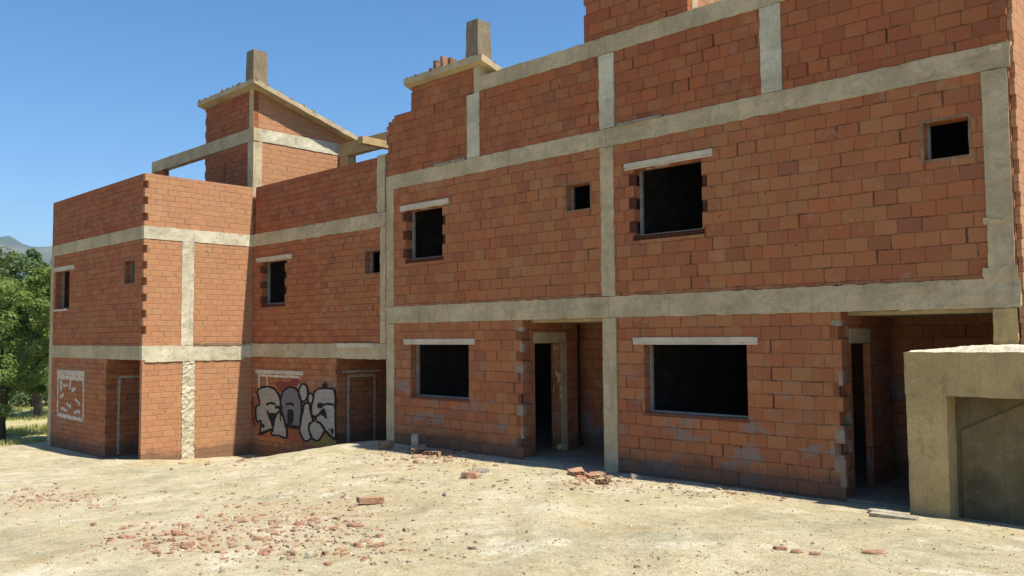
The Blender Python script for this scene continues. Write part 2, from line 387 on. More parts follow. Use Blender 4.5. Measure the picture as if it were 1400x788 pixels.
def house_main(root, X0, X1, ox, first):
    """the two taller houses; ox = shift against the left one"""
    gx = lambda v: v + ox
    b1 = (2.53, 2.885); b2 = (5.44, 5.745); T = .25
    recL = -10.36 if first else -4.48; recR = -8.51 if first else -2.64
    gw = (-13.56, -11.79, .995, 2.075) if first else (-7.69, -5.875, .99, 2.08)
    w = (-13.70, -12.545, 3.885, 4.925) if first else (-7.83, -6.565, 3.875, 4.97)
    sw = (-9.275, -8.74, 4.435, 4.89) if first else (-3.34, -2.82, 4.44, 4.92)
    ins = T
    # ground floor front
    holes = [gw] + notch(recL-.055, recL+.01, 0.15, 2.45, 1, .25)
    m_ = MB(); m_.wall('x', X0, recL, -1.3, b1[0]-.003, 0, T, holes); g = m_.build('front_wall', M['brick'], root)
    for p, q, k in courses(0.1, 2.45):
        r = random.random()
        if k % 2 == 1 and r < .75: hend(g, recL-.125-(.03 if r < .3 else 0), p+.015, .085, q-p-.035, -.005)
        elif r < .8: MB().rbox(recL-.04-random.random()*.13, recL+.010, -.007, .08, p-.01-random.random()*.05, q-.01-random.random()*.06, .03, .011, fr=11).build('mortar_patch', M['mortar_grey'], g)
    # upper front and parapet
    cn = notch(X1-.02, X1+.01, b1[1], b2[0], 1)
    m_ = MB(); m_.wall('x', X0, X1, b1[1]+.003, b2[0]-.003, 0, T, [w, sw]+jagged(*w)); m_.build('front_wall', M['brick'], root)
    shell(root, X0, X1, 0, 6.2, 0, b1, b2)
    # party walls (brick, thin) left and right
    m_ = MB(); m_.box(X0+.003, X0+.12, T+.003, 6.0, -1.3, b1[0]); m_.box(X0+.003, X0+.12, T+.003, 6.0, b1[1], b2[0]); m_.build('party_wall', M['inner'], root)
    if True:
        m_ = MB(); m_.wall('y', T+.003, 2.0, 0.017, b1[0]-.002, X1-.12, X1-.003); m_.build('recess_wall', M['brick'], root)
    # inside the recess
    m_ = MB(); m_.wall('y', T+.003, 1.61 if first else 1.9, .017, b1[0]-.002, recL, recL-(.25 if first else .10), [(.34, 1.10 if first else 1.04, 0.0, 2.09)]); rw = m_.build('recess_wall', M['brick'], root)
    m_ = MB(); m_.rbox(recL-(.26 if first else .11), recL+.012, .30 if first else .28, 1.25 if first else 1.05, 2.10, 2.30, .06, .006)
    if first: m_.rbox(recL-.20, recL+.01, 1.102, 1.27, .02, 2.09, .06, .006)
    m_.build('door_frame', M['conc'], rw)
    m_ = MB(); m_.wall('x', recL-.25, X1-.12, .017, b1[0]-.002, 2.0 if first else 2.35, 2.5); m_.build('recess_wall', M['brick'], root)
    m_ = MB(); m_.box(recL-.26, X1-.12, .262, 2.4, b1[0]-.05, b1[0]-.002); m_.build('recess_ceiling', M['conc'], root)
    # ground window
    window(root, *gw, 0, left_hollow=False, sill='flat', lint=(.2, .18))
    window(root, *w, 0)
    small_window(root, *sw, 0)
    return b1, b2

# ---- house B (third from left) -------------------------------------------------
hB = thing('row_house', 'brick house shell carrying the smaller stair tower, directly right of the graffiti house', 'house', (-11.4, 0, 0), 'unfinished brick row houses')
b1, b2 = house_main(hB, -14.37, -8.37, 0, True)
hC = thing('row_house', 'largest nearest brick house shell at the right end, with the concrete landing before its entrance', 'house', (-5.3, 0, 0), 'unfinished brick row houses')
house_main(hC, -8.37, -2.36, 5.88, False)

def beam(root, x0, x1, y, z0, z1, name='floor_beam', th=.26, amp=.015, proud=.018, mat='conc', big=.004):
    return MB().rbox(x0, x1, y-proud, y+th, z0, z1, .07, amp, big=big).build(name, M[mat], root)
def column(root, x0, x1, y, z0, z1, th=.26, amp=.007, proud=.012, mat='conc', name='column'):
    return MB().rbox(x0, x1, y-proud, y+th, z0, z1, .07, amp).build(name, M[mat], root)
for rt, a, b in ((hB, -14.36, -8.372), (hC, -8.366, -2.33)):
    beam(rt, a, b, 0, b1[0], b1[1]); beam(rt, a, b, 0, b2[0], b2[1])
# columns of B
column(hB, -14.355, -14.09, 0, -.6, b1[0]-.01); column(hB, -14.355, -14.11, 0, b1[1]+.01, b2[0]-.01, amp=.014)
column(hC, -8.505, -8.225, 0, -.5, b1[0]-.01, proud=.02); column(hC, -8.505, -8.235, 0, b1[1]+.01, b2[0]-.01, proud=.02, amp=.022)
column(hC, -2.655, -2.375, 0, b1[1]+.01, b2[0]-.01, proud=.02); column(hC, -2.635, -2.375, 0, -.3, b1[0]-.01, mat='conc_ochre')
# mortar collars
column(hC, -2.70, -2.36, 0, 3.55, 3.62, proud=.035, amp=.03, name='mortar_collar'); column(hC, -2.72, -2.35, 0, b1[1]-.02, b1[1]+.14, proud=.03, amp=.03, name='mortar_collar')
# parapet of B: stepped left part, then under the parapet beam
PB = (7.05, 7.345)
m_ = MB(); st = [(-14.37, -14.30, 6.86, 9), (-14.37, -14.17, 6.95, 9), (-14.37, -14.10, 7.0, 9)] + notch(-14.37, -14.31, 5.8, 6.8, 0)
m_.wall('x', -14.37, -11.79, b2[1]+.003, 7.06, 0, .14, st)
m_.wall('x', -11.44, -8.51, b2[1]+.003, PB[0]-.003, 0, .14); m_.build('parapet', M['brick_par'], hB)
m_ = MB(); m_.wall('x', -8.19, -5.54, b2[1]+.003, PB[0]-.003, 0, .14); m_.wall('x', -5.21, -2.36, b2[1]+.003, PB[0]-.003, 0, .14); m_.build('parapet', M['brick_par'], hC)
column(hB, -11.785, -11.445, 0, b2[1]+.01, 7.03, .2, proud=.02, mat='conc_rough'); column(hB, -11.60, -11.43, 0, 7.035, 7.56, .2, proud=.005)
column(hC, -8.505, -8.195, 0, b2[1]+.01, PB[0]-.01, .2, proud=.02, mat='conc_rough', amp=.014); column(hC, -5.535, -5.215, 0, b2[1]+.01, PB[0]-.01, .2, proud=.02, mat='conc_rough', amp=.012)
beam(hB, -11.425, -8.372, 0, PB[0], PB[1], 'parapet_beam', .2); beam(hC, -8.366, -2.33, 0, PB[0], PB[1], 'parapet_beam', .2)
# scaffold leftovers: thin slabs wedged on the upper beam, mortar ridge
for rt, a, b in ((hB, -12.75, -11.85), (hC, -8.15, -7.25)):
    MB().rbox(a, b, -.045, .0-.018, b2[1]-.005, b2[1]+.04, .06, .008).build('mortar_ridge', M['slate'], rt)
# gable end of C (sunlit, faces +X)
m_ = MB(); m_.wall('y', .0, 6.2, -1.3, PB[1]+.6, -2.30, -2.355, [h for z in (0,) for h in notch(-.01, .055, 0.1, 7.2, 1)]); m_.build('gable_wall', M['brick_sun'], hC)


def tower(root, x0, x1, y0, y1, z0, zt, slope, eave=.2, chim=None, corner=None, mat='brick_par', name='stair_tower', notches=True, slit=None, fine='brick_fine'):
    """brick stair tower with a mono-pitch concrete roof that falls towards +Y"""
    m_ = MB(); T = .14
    zb = zt - slope*(y1-y0)
    hl = notch(x0-.01, x0+.05, z0+.2, zt-.05, 0) if notches else []
    if slit: hl.append(slit)
    m_.wall('x', x0, x1, z0, zt-.02, y0, y0+T, hl)
    # side faces with a sloping top
    for xx, xo in ((x1, -1), (x0, 1)):
        a, b = xx, xx+xo*T
        pts = [(y0+T+.002, z0), (y1, z0), (y1, zb), (y0+T+.002, zt)]
        o_ = [(a, p[0], p[1]) for p in pts]; i_ = [(b, p[0], p[1]) for p in pts]
        if xo == -1: m_.quad(o_, 1); m_.quad(list(reversed(i_)), 0)
        else: m_.quad(list(reversed(o_)), 0); m_.quad(i_, 0)
        for k in range(4):
            q = [o_[k], i_[k], i_[(k+1) % 4], o_[(k+1) % 4]]; m_.quad(q if xo == -1 else list(reversed(q)), 0)
    m_.box(x0+T, x1-T, y1-T, y1, z0, zb)
    t = m_.build(name, [M[mat], M['brick_sun']], root)
    r = MB(); th = .13; n = 30; ex0, ex1, ey0, ey1 = x0-eave*.4, x1+eave, y0-eave*.55, y1+.12
    r.rbox(ex0, ex1, ey0, ey1, 0, th, .09, .012, fr=5)
    r.v = [(p[0], p[1], p[2] + zt - slope*(p[1]-y0) + .005) for p in r.v]
    rf = r.build('roof', M['conc'], t)
    rub = MB()
    for i in range(70):
        if i < 45: a = random.uniform(ex0+.05, ex1-.05); b = ey0+random.uniform(0.02, .12)
        else: a = ex1-random.uniform(.02, .12); b = random.uniform(ey0, ey1)
        s_ = random.uniform(.015, .045); zz = zt - slope*(b-y0)+th
        rub.rbox(a-s_, a+s_, b-s_, b+s_, zz-.02, zz+s_*1.2, .05, .012, fr=20)
    rub.build('mortar_lumps', M['mortar_brown'], rf)['kind'] = 'stuff'
    if chim:
        cx0, cx1, cy0, cy1, cz0, cz1 = chim
        c = MB(); c.rbox(cx0, cx1, cy0, cy1, cz0, cz1, .09, .008)
        # slight taper
        cxm, cym = (cx0+cx1)/2, (cy0+cy1)/2
        c.v = [(cxm+(p[0]-cxm)*(1.0-.12*(p[2]-cz0)/(cz1-cz0)), cym+(p[1]-cym)*(1.0-.08*(p[2]-cz0)/(cz1-cz0)), p[2]) for p in c.v]
        c.build('chimney', M['chimney'], t)
    return t
t2 = tower(hB, -13.53, -11.50, .002, 2.6, 7.063, 7.57, .28, eave=.24, chim=(-11.90, -11.53, .05, .44, 7.62, 8.56))
t3 = tower(hC, -8.83, -6.75, .003, 3.0, 7.35, 9.3, .30, chim=(-7.2, -6.85, .05, .42, 9.3, 10.1))
MB().rbox(-6.93, -6.74, .15-.02, .30, 7.35, 9.2, .08, .006).build('corner_column', M['conc'], t3)

# ---- house S2 (graffiti) -----------------------------------------------------
hS = thing('row_house', 'brick house shell with white and black graffiti beside its bricked-up entrance recess', 'house', (-17.2, 0, -.78), 'unfinished brick row houses')
F2 = -.78; c1 = (1.75, 2.09); c2 = (4.66, 4.98); XS0, XS1 = -20.06, -14.372
gws = (-19.72, -17.72, .15, 1.32)
m_ = MB(); m_.wall('x', XS0, -16.22, -1.6, c1[0]-.003, 0, .25, notch(-16.27, -16.2, -.6, 1.6, 1, .3)); m_.build('front_wall', M['brick_fine'], hS)
ws = (-19.58, -18.47, 3.12, 4.22); sws = (-15.14, -14.585, 3.66, 4.16)
m_ = MB(); m_.wall('x', XS0, XS1, c1[1]+.003, c2[0]-.003, 0, .25, [ws, sws]+jagged(*ws)); m_.build('front_wall', M['brick_left'], hS)
shell(hS, XS0, XS1, 0, 6.2, F2, c1, c2)
m_ = MB(); m_.wall('x', XS0+.14, -14.72, c2[1]+.003, 6.235, 0, .14); m_.build('parapet', M['par_left'], hS)
beam(hS, XS0+.016, XS1, 0, *c1); beam(hS, XS0+.016, XS1, 0, *c2)
MB().rbox(-16.15, -14.76, -.05, -.017, 2.0, 2.10, .06, .008).build('mortar_ridge', M['lintel'], hS)
column(hS, -14.70, -14.42, 0, c2[1]+.01, 6.27, .2, amp=.01, proud=.01)
column(hS, -14.58, -14.39, 0, c1[1]+.01, c2[0]-.01, amp=.012, proud=.01)
window(hS, *ws, 0, lint=(.27, .32)); small_window(hS, *sws, 0)
m_ = MB(); m_.wall('y', .253, 2.0, F2+.017, c1[0]-.002, -16.22, -16.47, [(.34, 1.08, F2, 1.30)]); rw = m_.build('recess_wall', M['brick_fine'], hS)
m_ = MB(); m_.wall('y', .342, 1.078, F2+.017, 1.298, -16.25, -16.4); dd = m_.build('bricked_up_door', M['brick_fine'], hS)
ml = MB(); fn = lambda a, b: (-16.215, a, b)
for p0, p1, w_ in (((.33, -.75), (.33, 1.32), .06), ((1.09, -.75), (1.09, 1.32), .05), ((.30, 1.32), (1.12, 1.32), .06), ((.15, 1.43), (1.3, 1.43), .05)): mortar_line(ml, p0, p1, w_, fn)
ml.build('mortar_outline', M['mortar_door'], dd)
m_ = MB(); m_.wall('x', -16.47, XS1, F2+.017, c1[0]-.002, 2.0, 2.2); m_.build('recess_wall', M['brick_fine'], hS)
# bricked-up window with its lintel
m_ = MB(); m_.rbox(-19.83, -17.60, -.02, -.001, 1.32, 1.415, .06, .004); bw = m_.build('bricked_up_window', M['lintel'], hS)
fn = lambda a, b: (a, -.004, b)
for p0, p1, w_ in (((-19.68, 1.32), (-19.66, .2), .07), ((-17.8, 1.3), (-17.78, .3), .05), ((-19.6, 1.27), (-17.85, 1.27), .06), ((-19.3, 1.25), (-19.2, .7), .05)): ml = MB(); mortar_line(ml, p0, p1, w_, fn); ml.build('mortar_smear', M['mortar'], bw)

# graffiti: traced flat sheets of paint on the wall plane
def gpt(x, y, d):
    p = on(340+x/6.064, 490+y/6.064, 1, 0); return (p.x, -d, p.z)
g = MB(); lay = [.007]
def gpoly(pts, mi, jit=0):
    lay[0] += .0006; d = lay[0]
    n = len(pts); P = []
    for i in range(n):
        p0, p1, p2, p3 = pts[i-1], pts[i], pts[(i+1) % n], pts[(i+2) % n]
        for k in range(4):
            t = k/4; P.append(tuple(0.5*((2*p1[c])+(-p0[c]+p2[c])*t+(2*p0[c]-5*p1[c]+4*p2[c]-p3[c])*t*t+(-p0[c]+3*p1[c]-3*p2[c]+p3[c])*t**3) + random.uniform(-jit, jit) for c in (0,1)))
    V = [gpt(p[0], p[1], d) for p in P]; b = len(g.v); g.v += V
    for t in tessellate_polygon([[Vector((v[0], v[2], 0)) for v in V]]): g.f.append((b+t[0], b+t[1], b+t[2])); g.mi.append(mi)
def gline(pts, w, mi=2):
    lay[0] += .0006; d = lay[0]; strip(g, pts, w, lambda a, b: gpt(a, b, d), mi)
def ell(cx, cy, rx, ry): return [(cx+rx*math.cos(a*math.pi/5), cy+ry*math.sin(a*math.pi/5)) for a in range(10)]
gpoly([(22,340),(40,320),(50,380),(48,480),(66,550),(50,565),(32,530),(26,440)], 3, 5)
gpoly([(225,215),(260,185),(320,200),(400,165),(425,215),(330,240),(275,280),(245,250)], 3, 5)
gpoly([(330,592),(380,598),(425,612),(455,680),(420,695),(375,705),(338,670)], 6, 4)
gpoly([(480,690),(560,690),(640,640),(720,660),(722,715),(640,735),(560,730)], 4, 5)
gpoly([(560,190),(620,180),(700,230),(722,280),(640,250),(560,250)], 5, 4)
Rl = [(72,275),(100,247),(160,236),(215,255),(255,310),(268,380),(262,430),(290,490),(315,570),(316,660),(250,640),(190,632),(205,592),(150,608),(97,632),(100,590),(105,520),(74,525),(62,470),(66,400),(92,380),(84,320)]
Al = [(270,335),(290,275),(345,240),(395,255),(428,310),(440,380),(438,480),(425,575),(365,570),(312,555),(292,480),(268,400)]
Il = [(465,375),(505,380),(515,440),(535,520),(507,545),(505,600),(525,655),(475,688),(440,640),(425,590),(440,500),(455,430)]
Sl = [(545,285),(580,254),(640,250),(700,255),(722,290),(724,380),(722,480),(722,664),(680,640),(640,600),(612,640),(580,682),(530,662),(505,600),(512,545),(560,500),(530,470),(525,400),(540,340)]
gpoly(Rl, 0); gpoly(Al, 1); gpoly(Il, 0); gpoly(Sl, 0); gpoly(ell(457,285,38,72), 0); gpoly(ell(517,333,24,42), 0)
for s_ in (Rl, Al, Il, Sl, ell(457,285,38,72), ell(517,333,24,42)): gline(s_+[s_[0]], 15)
for s_, w_ in (([(150,388),(185,370),(228,382)],18), ([(225,402),(255,408),(285,402)],26), ([(160,435),(172,465),(230,462),(262,440)],16), ([(312,385),(345,375),(380,388)],18),
             ([(300,552),(360,566),(428,578)],30), ([(95,628),(150,605),(208,588)],22), ([(610,395),(655,378),(718,388)],18), ([(530,478),(565,482),(600,455),(630,420)],18),
             ([(565,525),(605,545),(640,600),(690,650),(722,668)],18), ([(505,545),(545,520),(570,500)],16), ([(270,440),(268,500),(275,520)],8), ([(440,500),(425,520)],8)): gline(s_, w_)
gpoly([(165,462),(238,460),(222,520),(208,585),(186,525)], 2); gpoly([(330,435),(352,425),(374,440),(370,535),(330,540)], 2)
gpoly(ell(600,392,26,24), 2); gpoly([(592,452),(632,415),(655,500),(625,480)], 2); gpoly(ell(125,560,14,16), 2); gpoly(ell(700,605,10,24), 2); gpoly(ell(678,592,6,8), 2)
gpoly([(615,235),(640,200),(660,240)], 2); gline([(715,255),(727,330),(722,420)], 16)
for nm, c_ in (('g_white', (.33,.305,.26)), ('g_grey', (.155,.15,.16)), ('g_black', (.010,.010,.013)), ('g_red', (.20,.045,.03)), ('g_yellow', (.21,.17,.05)), ('g_pink', (.25,.125,.09)), ('g_orange', (.27,.085,.04))):
    s = NT('spray_paint_'+nm[2:]); P = s.pos(); n_ = s.noise(P, 9, 5, .7)
    c = s.mix(s.ss(n_, .35, .7), tuple(v*.78 for v in c_), c_)
    z_ = s.sep(P)[2]; fr = s.math('FRACT', s.math('DIVIDE', s.math('ADD', z_, s.math('MULTIPLY', n_, .015)), .134))
    c = s.mix(s.math('MULTIPLY', s.ss(s.math('MINIMUM', fr, s.math('SUBTRACT', 1.0, fr)), .07, .02), .4), c, (.10,.05,.035))
    s.bump(n_, .4, .006); s.b.inputs['Roughness'].default_value = .8
    M[nm] = s.out(c)
go = g.build('graffiti', [M[k] for k in ('g_white','g_grey','g_black','g_red','g_yellow','g_pink','g_orange')], hS)

# ---- house T (left, projecting) ---------------------------------------------
hT = thing('row_house', 'leftmost projecting brick house shell with a tall stair tower and open beam frame on top', 'house', (-23.2, -2.865, -.78), 'unfinished brick row houses')
YT = -2.865; XT0 = -26.40; XT1 = -20.06; d1 = (1.73, 2.07); d2 = (4.66, 4.97)
m_ = MB(); m_.wall('x', XT0, -22.2, -1.6, d1[0]-.003, YT, YT+.25, notch(-22.25, -22.18, -.6, 1.6, 1, .2)); m_.build('front_wall', M['brick_fine'], hT)
wt = (-26.05, -24.95, 3.13, 4.20); swt = (-21.17, -20.60, 3.61, 4.18)
m_ = MB(); m_.wall('x', XT0, XT1-.123, d1[1]+.003, d2[0]-.003, YT, YT+.25, [wt, swt]); m_.build('front_wall', M['brick_left'], hT)
m_ = MB(); m_.wall('x', XT0, XT1-.123, d2[1]+.003, 6.25, YT, YT+.14); m_.build('parapet', M['par_left'], hT)
nt = lambda a, b: notch(YT-.01, YT+.085, a, b, 0)
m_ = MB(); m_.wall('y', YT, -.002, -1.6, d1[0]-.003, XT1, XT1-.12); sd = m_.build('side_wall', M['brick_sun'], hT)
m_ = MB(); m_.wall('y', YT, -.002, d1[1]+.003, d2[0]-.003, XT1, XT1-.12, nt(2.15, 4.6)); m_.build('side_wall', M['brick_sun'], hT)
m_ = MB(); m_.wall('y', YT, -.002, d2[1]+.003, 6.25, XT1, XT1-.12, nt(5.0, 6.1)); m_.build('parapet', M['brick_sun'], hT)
m_ = MB(); m_.box(XT1-.24, XT1-.13, YT+.1, YT+.24, -1.6, d1[0]); m_.build('corner_pier', M['hollow'], hT)
# beams wrap the corner
for q in (d1, d2):
    MB().rbox(XT0+.001, XT1-.125, YT-.014, YT+.2, q[0], q[1], .08, .006).build('floor_beam', M['conc'], hT)
    MB().rbox(XT1-.12, XT1+.014, YT-.016, -.003, q[0], q[1], .07, .008).build('floor_beam', M['conc_rough'], hT)
MB().rbox(XT1-.05, XT1+.02, -1.93, -1.62, d1[1]+.005, d2[0]-.005, .06, .012).build('column', M['conc_rough'], hT)
MB().rbox(XT1-.05, XT1+.02, -1.88, -1.56, -1.3, d1[0]-.005, .032, .026, fr=14).build('column', M['conc_rough'], hT)
MB().rbox(XT0-.03, XT0+.22, YT-.014, YT+.2, -1.3, d2[0]-.01, .08, .005).build('column', M['conc'], hT)
MB().rbox(-20.09, XT1+.03, -1.60, -.2, d1[1]-.01, d1[1]+.05, .06, .012).build('mortar_ridge', M['mortar_brown'], hT)
MB().rbox(XT1-.02, XT1+.028, YT+.05, -.25, d1[0]-.05, d1[0]-.002, .06, .012).build('mortar_ridge', M['conc_rough'], hT)
m_ = MB(); m_.box(XT0, XT1-.125, YT+.03, 6.2, F2-.2, F2+.015); m_.build('ground_slab', M['slab'], hT)
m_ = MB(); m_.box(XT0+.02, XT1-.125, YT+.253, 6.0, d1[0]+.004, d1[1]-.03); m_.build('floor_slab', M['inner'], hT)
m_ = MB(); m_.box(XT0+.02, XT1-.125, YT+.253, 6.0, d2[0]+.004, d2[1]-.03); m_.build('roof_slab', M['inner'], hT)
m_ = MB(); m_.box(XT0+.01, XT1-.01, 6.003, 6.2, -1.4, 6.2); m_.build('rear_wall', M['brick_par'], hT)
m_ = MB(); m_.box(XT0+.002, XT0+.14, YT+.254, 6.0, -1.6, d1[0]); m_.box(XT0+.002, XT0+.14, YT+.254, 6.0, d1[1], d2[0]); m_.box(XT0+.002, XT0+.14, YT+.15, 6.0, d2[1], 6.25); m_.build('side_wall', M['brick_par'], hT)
m_ = MB(); m_.wall('y', .26, 6.0, -1.6, d1[0], XT1-.003, XT1-.12); m_.wall('y', .26, 6.0, d1[1], d2[0], XT1-.003, XT1-.12); m_.build('party_wall', M['inner'], hT)
window(hT, *wt, YT, left_hollow=False, lint=(.1, .35), sill='flat'); small_window(hT, *swt, YT)
ml = MB(); ml.rbox(-26.12, -24.95, YT-.05, YT-.002, 3.05, 3.10, .05, .01); ml.build('sill_mortar', M['mortar'], hT)
m_ = MB(); m_.rbox(-25.72, -23.67, YT-.018, YT-.002, 1.25, 1.39, .06, .004); bw = m_.build('bricked_up_window', M['lintel'], hT)
ml = MB(); fn = lambda a, b: (a, YT-.004, b)
for p0, p1, w_ in (((-25.68, 1.26), (-25.66, .12), .10), ((-23.75, 1.24), (-23.72, .08), .09), ((-25.7, .12), (-23.7, .08), .10), ((-25.6, 1.18), (-23.8, 1.18), .12)): mortar_line(ml, p0, p1, w_, fn, .02)
ml.build('mortar_outline', M['mortar'], bw)
for p0, p1, w_ in (((-25.45,1.1),(-25.4,.8),.1), ((-25.3,.95),(-24.9,.98),.06),
                   ((-24.7,1.12),(-24.75,.85),.08), ((-24.6,.85),(-24.3,.9),.06), ((-25.5,.6),(-25.2,.7),.07), ((-25.0,.45),(-24.6,.4),.06), ((-24.3,.62),(-24.0,.5),.06), ((-25.4,.3),(-24.9,.27),.05), ((-24.4,.25),(-23.95,.3),.06)): ml = MB(); mortar_line(ml, p0, p1, w_*1.4, fn, .035, n=9); ml.build('mortar_smear', M['mortar'], bw)
m_ = MB(); m_.wall('y', YT+.253, -.9, F2+.017, d1[0]-.002, -22.2, -22.45); m_.build('recess_wall', M['brick_fine'], hT)
m_ = MB(); m_.wall('x', -22.2, XT1-.125, F2+.017, d1[0]-.002, -.9, -.7); m_.build('recess_wall', M['brick_fine'], hT)
ml = MB(); fn = lambda a, b: (-22.196, a, b)
for p0, p1, w_ in (((-2.55, -.72), (-2.55, 1.24), .06), ((-2.58, 1.25), (-1.7, 1.25), .06), ((-1.72, -.72), (-1.72, 1.24), .06)): mortar_line(ml, p0, p1, w_, fn)
ml.build('bricked_up_door', M['mortar_door'], hT)
# tower 1
t1 = tower(hT, -22.82, -20.085, .004, 3.35, 4.98, 8.93, .30, eave=.34, mat='par_left', chim=(-20.72, -20.30, .10, .55, 9.0, 10.12), notches=True, slit=(-21.66, -21.61, 6.3, 7.18))
for q in ((-22.86, -20.06),): MB().rbox(q[0], q[1]+.012, -.010, .16, 7.53, 7.88, .08, .006).build('tower_beam', M['conc'], t1)
MB().rbox(-20.20, -20.066, .165, 3.0, 7.54, 7.88, .07, .012).build('tower_beam', M['conc_rough'], t1)
MB().rbox(-20.36, -20.068, -.006, .26, 6.0, 7.525, .08, .006).build('corner_column', M['conc'], t1)
MB().rbox(-20.30, -20.09, -.004, .13, 7.885, 8.96, .08, .006).build('corner_column', M['slate_warm'] if 'slate_warm' in M else M['conc'], t1)
# open frame: long beam to the left, rear frame to the right
MB().rbox(-26.38, -22.865, -.010, .20, 7.53, 7.88, .08, .006).build('frame_beam', M['conc'], hT)
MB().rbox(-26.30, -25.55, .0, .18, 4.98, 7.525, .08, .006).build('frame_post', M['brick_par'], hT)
MB().rbox(-20.06, -14.5, 2.73, 2.95, 7.48, 7.86, .08, .006).build('frame_beam', M['conc_ochre'], hS)
MB().rbox(-20.05, -19.65, 2.74, 2.94, 4.98, 7.475, .08, .006).build('frame_post', M['conc_ochre'], hS)
MB().rbox(-17.6, -17.4, 1.6, 2.72, 7.28, 7.47, .08, .006).build('frame_beam', M['conc_ochre'], hS)

# ------------------------------------------------------------------ concrete landing
YL = -.45
ld = thing('concrete_landing', 'raw concrete entrance landing on a square pier at the right edge, gravel on top', 'landing', (-2.6, -.25, 0))
MB().rbox(-3.53, .6, YL, -.03, 1.475, 2.0, .07, .008, big=.006).build('slab', M['conc_ochre'], ld)
MB().rbox(-3.522, -3.066, YL+.008, -.045, -.5, 1.473, .07, .008).build('pier', M['conc_ochre'], ld)
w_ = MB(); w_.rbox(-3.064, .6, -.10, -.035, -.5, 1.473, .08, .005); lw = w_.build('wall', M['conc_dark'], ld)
w_ = MB(); a_ = on(1316, 588, 1, -.12); b_ = on(1400, 541, 1, -.12); k_ = (b_.z-a_.z)/(b_.x-a_.x)
x0, x1 = -3.0, -2.2; zA = a_.z+k_*(x0-a_.x); zB = min(1.46, a_.z+k_*(x1-a_.x))
pr = [(x0, -.5), (x1, -.5), (x1, zB), (x0, zA)]; F_ = [(p[0], -.128, p[1]) for p in pr]; B_ = [(p[0], -.104, p[1]) for p in pr]
w_.quad(F_)
for i in range(4): w_.quad([F_[i], B_[i], B_[(i+1)%4], F_[(i+1)%4]])
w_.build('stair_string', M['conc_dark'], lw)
# crusty mortar left on top of the slab, thicker towards the facade column
tp = MB(); nX, nY = 120, 14
def crust(x, y):
    k = sst(-3.53, -2.6, x); e = sst(YL, YL+.14, y)
    return 1.985 + e*(.03+.065*k) + e*.018*k*noise.noise(Vector((x*9, y*9, 0))) + .012*e*noise.noise(Vector((x*23, y*23, 3)))
for j in range(nY+1):
    for i in range(nX+1):
        x = lerp(-3.52, .58, i/nX); y = lerp(YL+.01, -.035, j/nY); tp.v.append((x, y, crust(x, y) if 0 < i < nX and 0 < j < nY else 1.985))
for j in range(nY):
    for i in range(nX): q = j*(nX+1)+i; tp.f.append((q, q+1, q+nX+2, q+nX+1)); tp.mi.append(0)
tp.build('mortar_layer', mat_plain('mortar_gravel', (.56, .50, .37), .25, .95, 15), ld)

# ------------------------------------------------------------------ ground
def ghz(X, Y):
    zw = lerp(-.80, -.03, sst(-18.3, -14.6, X))
    if X < -26.6: zw = lerp(zw, -1.0, sst(-26.6, -30, X))
    zf = lerp(.50, -.55, sst(0, -24, X)) if X < 0 else .5
    if X < -26: zf = lerp(zf, -.95, sst(-26, -32, X))
    yw = 0 if X > -20.06 else -2.865
    d = yw - Y
    z = lerp(zw, zf, sst(.0, 5.5, d)) if X < -14 else lerp(zw, zf, min(1, max(0, d)/5.0*(1.25-.25*min(1, max(0, d)/5.0))))
    # sand bank hiding the foot of the leftmost recess
    z += .16*math.exp(-((X+21.3)/1.1)**2-((Y+3.75)/.55)**2)
    if Y > 7 : z = lerp(z, -1.0, sst(7, 9, Y))
    # footprint: a little lower inside
    if (-26.3 < X < -2.4 and .12 < Y < 6.1) or (-26.3 < X < -20.2 and YT+.12 < Y < .2): z -= .18
    p = Vector((X, Y, 0))
    near = 1-sst(30, 60, math.hypot(X+8, Y+6))
    z += near*(.045*noise.noise(p*.55) + .030*noise.noise(p*1.7) + .012*noise.noise(p*4.5))*(min(1, max(.15, d/1.0)) if d > -1 else .2)
    # shallow wheel ruts running from the camera to the second entrance
    t = ((X+3.5)*-.62 + (Y+7.5)*.785); s_ = (X+3.5)*.785 + (Y+7.5)*.62
    if near > .5 and d > .8: z += .045*math.exp(-((s_)/.28)**2)*sst(-4, 0, t) - .035*math.exp(-((s_-.6)/.3)**2)
    far = math.hypot(X, Y)
    if far > 60: z += (noise.noise(p*.004)*8+noise.noise(p*.02)*1.5)*sst(60, 400, far) - 3*sst(60, 300, far)
    return z
def axis(lo, hi, step, ext):
    a = [lo + step*i for i in range(int((hi-lo)/step)+1)]
    s = step; x = a[-1]
    while x < ext: s *= 1.35; x += s; a.append(x)
    s = step; x = a[0]
    while x > -ext: s *= 1.35; x -= s; a.insert(0, x)
    return a
gm = MB(); xs = axis(-34, 4, .10, 4400); ys = axis(-12.5, 1.2, .10, 4400)
nx_, ny_ = len(xs), len(ys)
gm.v = [(x, y, ghz(x, y)) for y in ys for x in xs]
gm.f = [(j*nx_+i, j*nx_+i+1, (j+1)*nx_+i+1, (j+1)*nx_+i) for j in range(ny_-1) for i in range(nx_-1)]; gm.mi = [0]*len(gm.f)
s = NT('sandy_ground'); P = s.pos(); x, y, z = s.sep(P)[0:3]
n0 = s.noise(P, .35, 5, .6); n1 = s.noise(P, 1.4, 6, .65); n2 = s.noise(P, 6, 6, .7); n3 = s.noise(P, 34, 5, .75); n4 = s.noise(P, 110, 3, .7)
c = s.mix(s.ss(n0, .35, .65), (.455, .39, .25), (.505, .44, .30))
c = s.mix(s.ss(n1, .50, .66, 0, .85), c, (.60, .55, .43))
c = s.mix(s.ss(s.noise(s.vmath('ADD', P, (5, 2, 0)), 1.0, 6, .7), .5, .64, 0, .65), c, (.31, .295, .20))
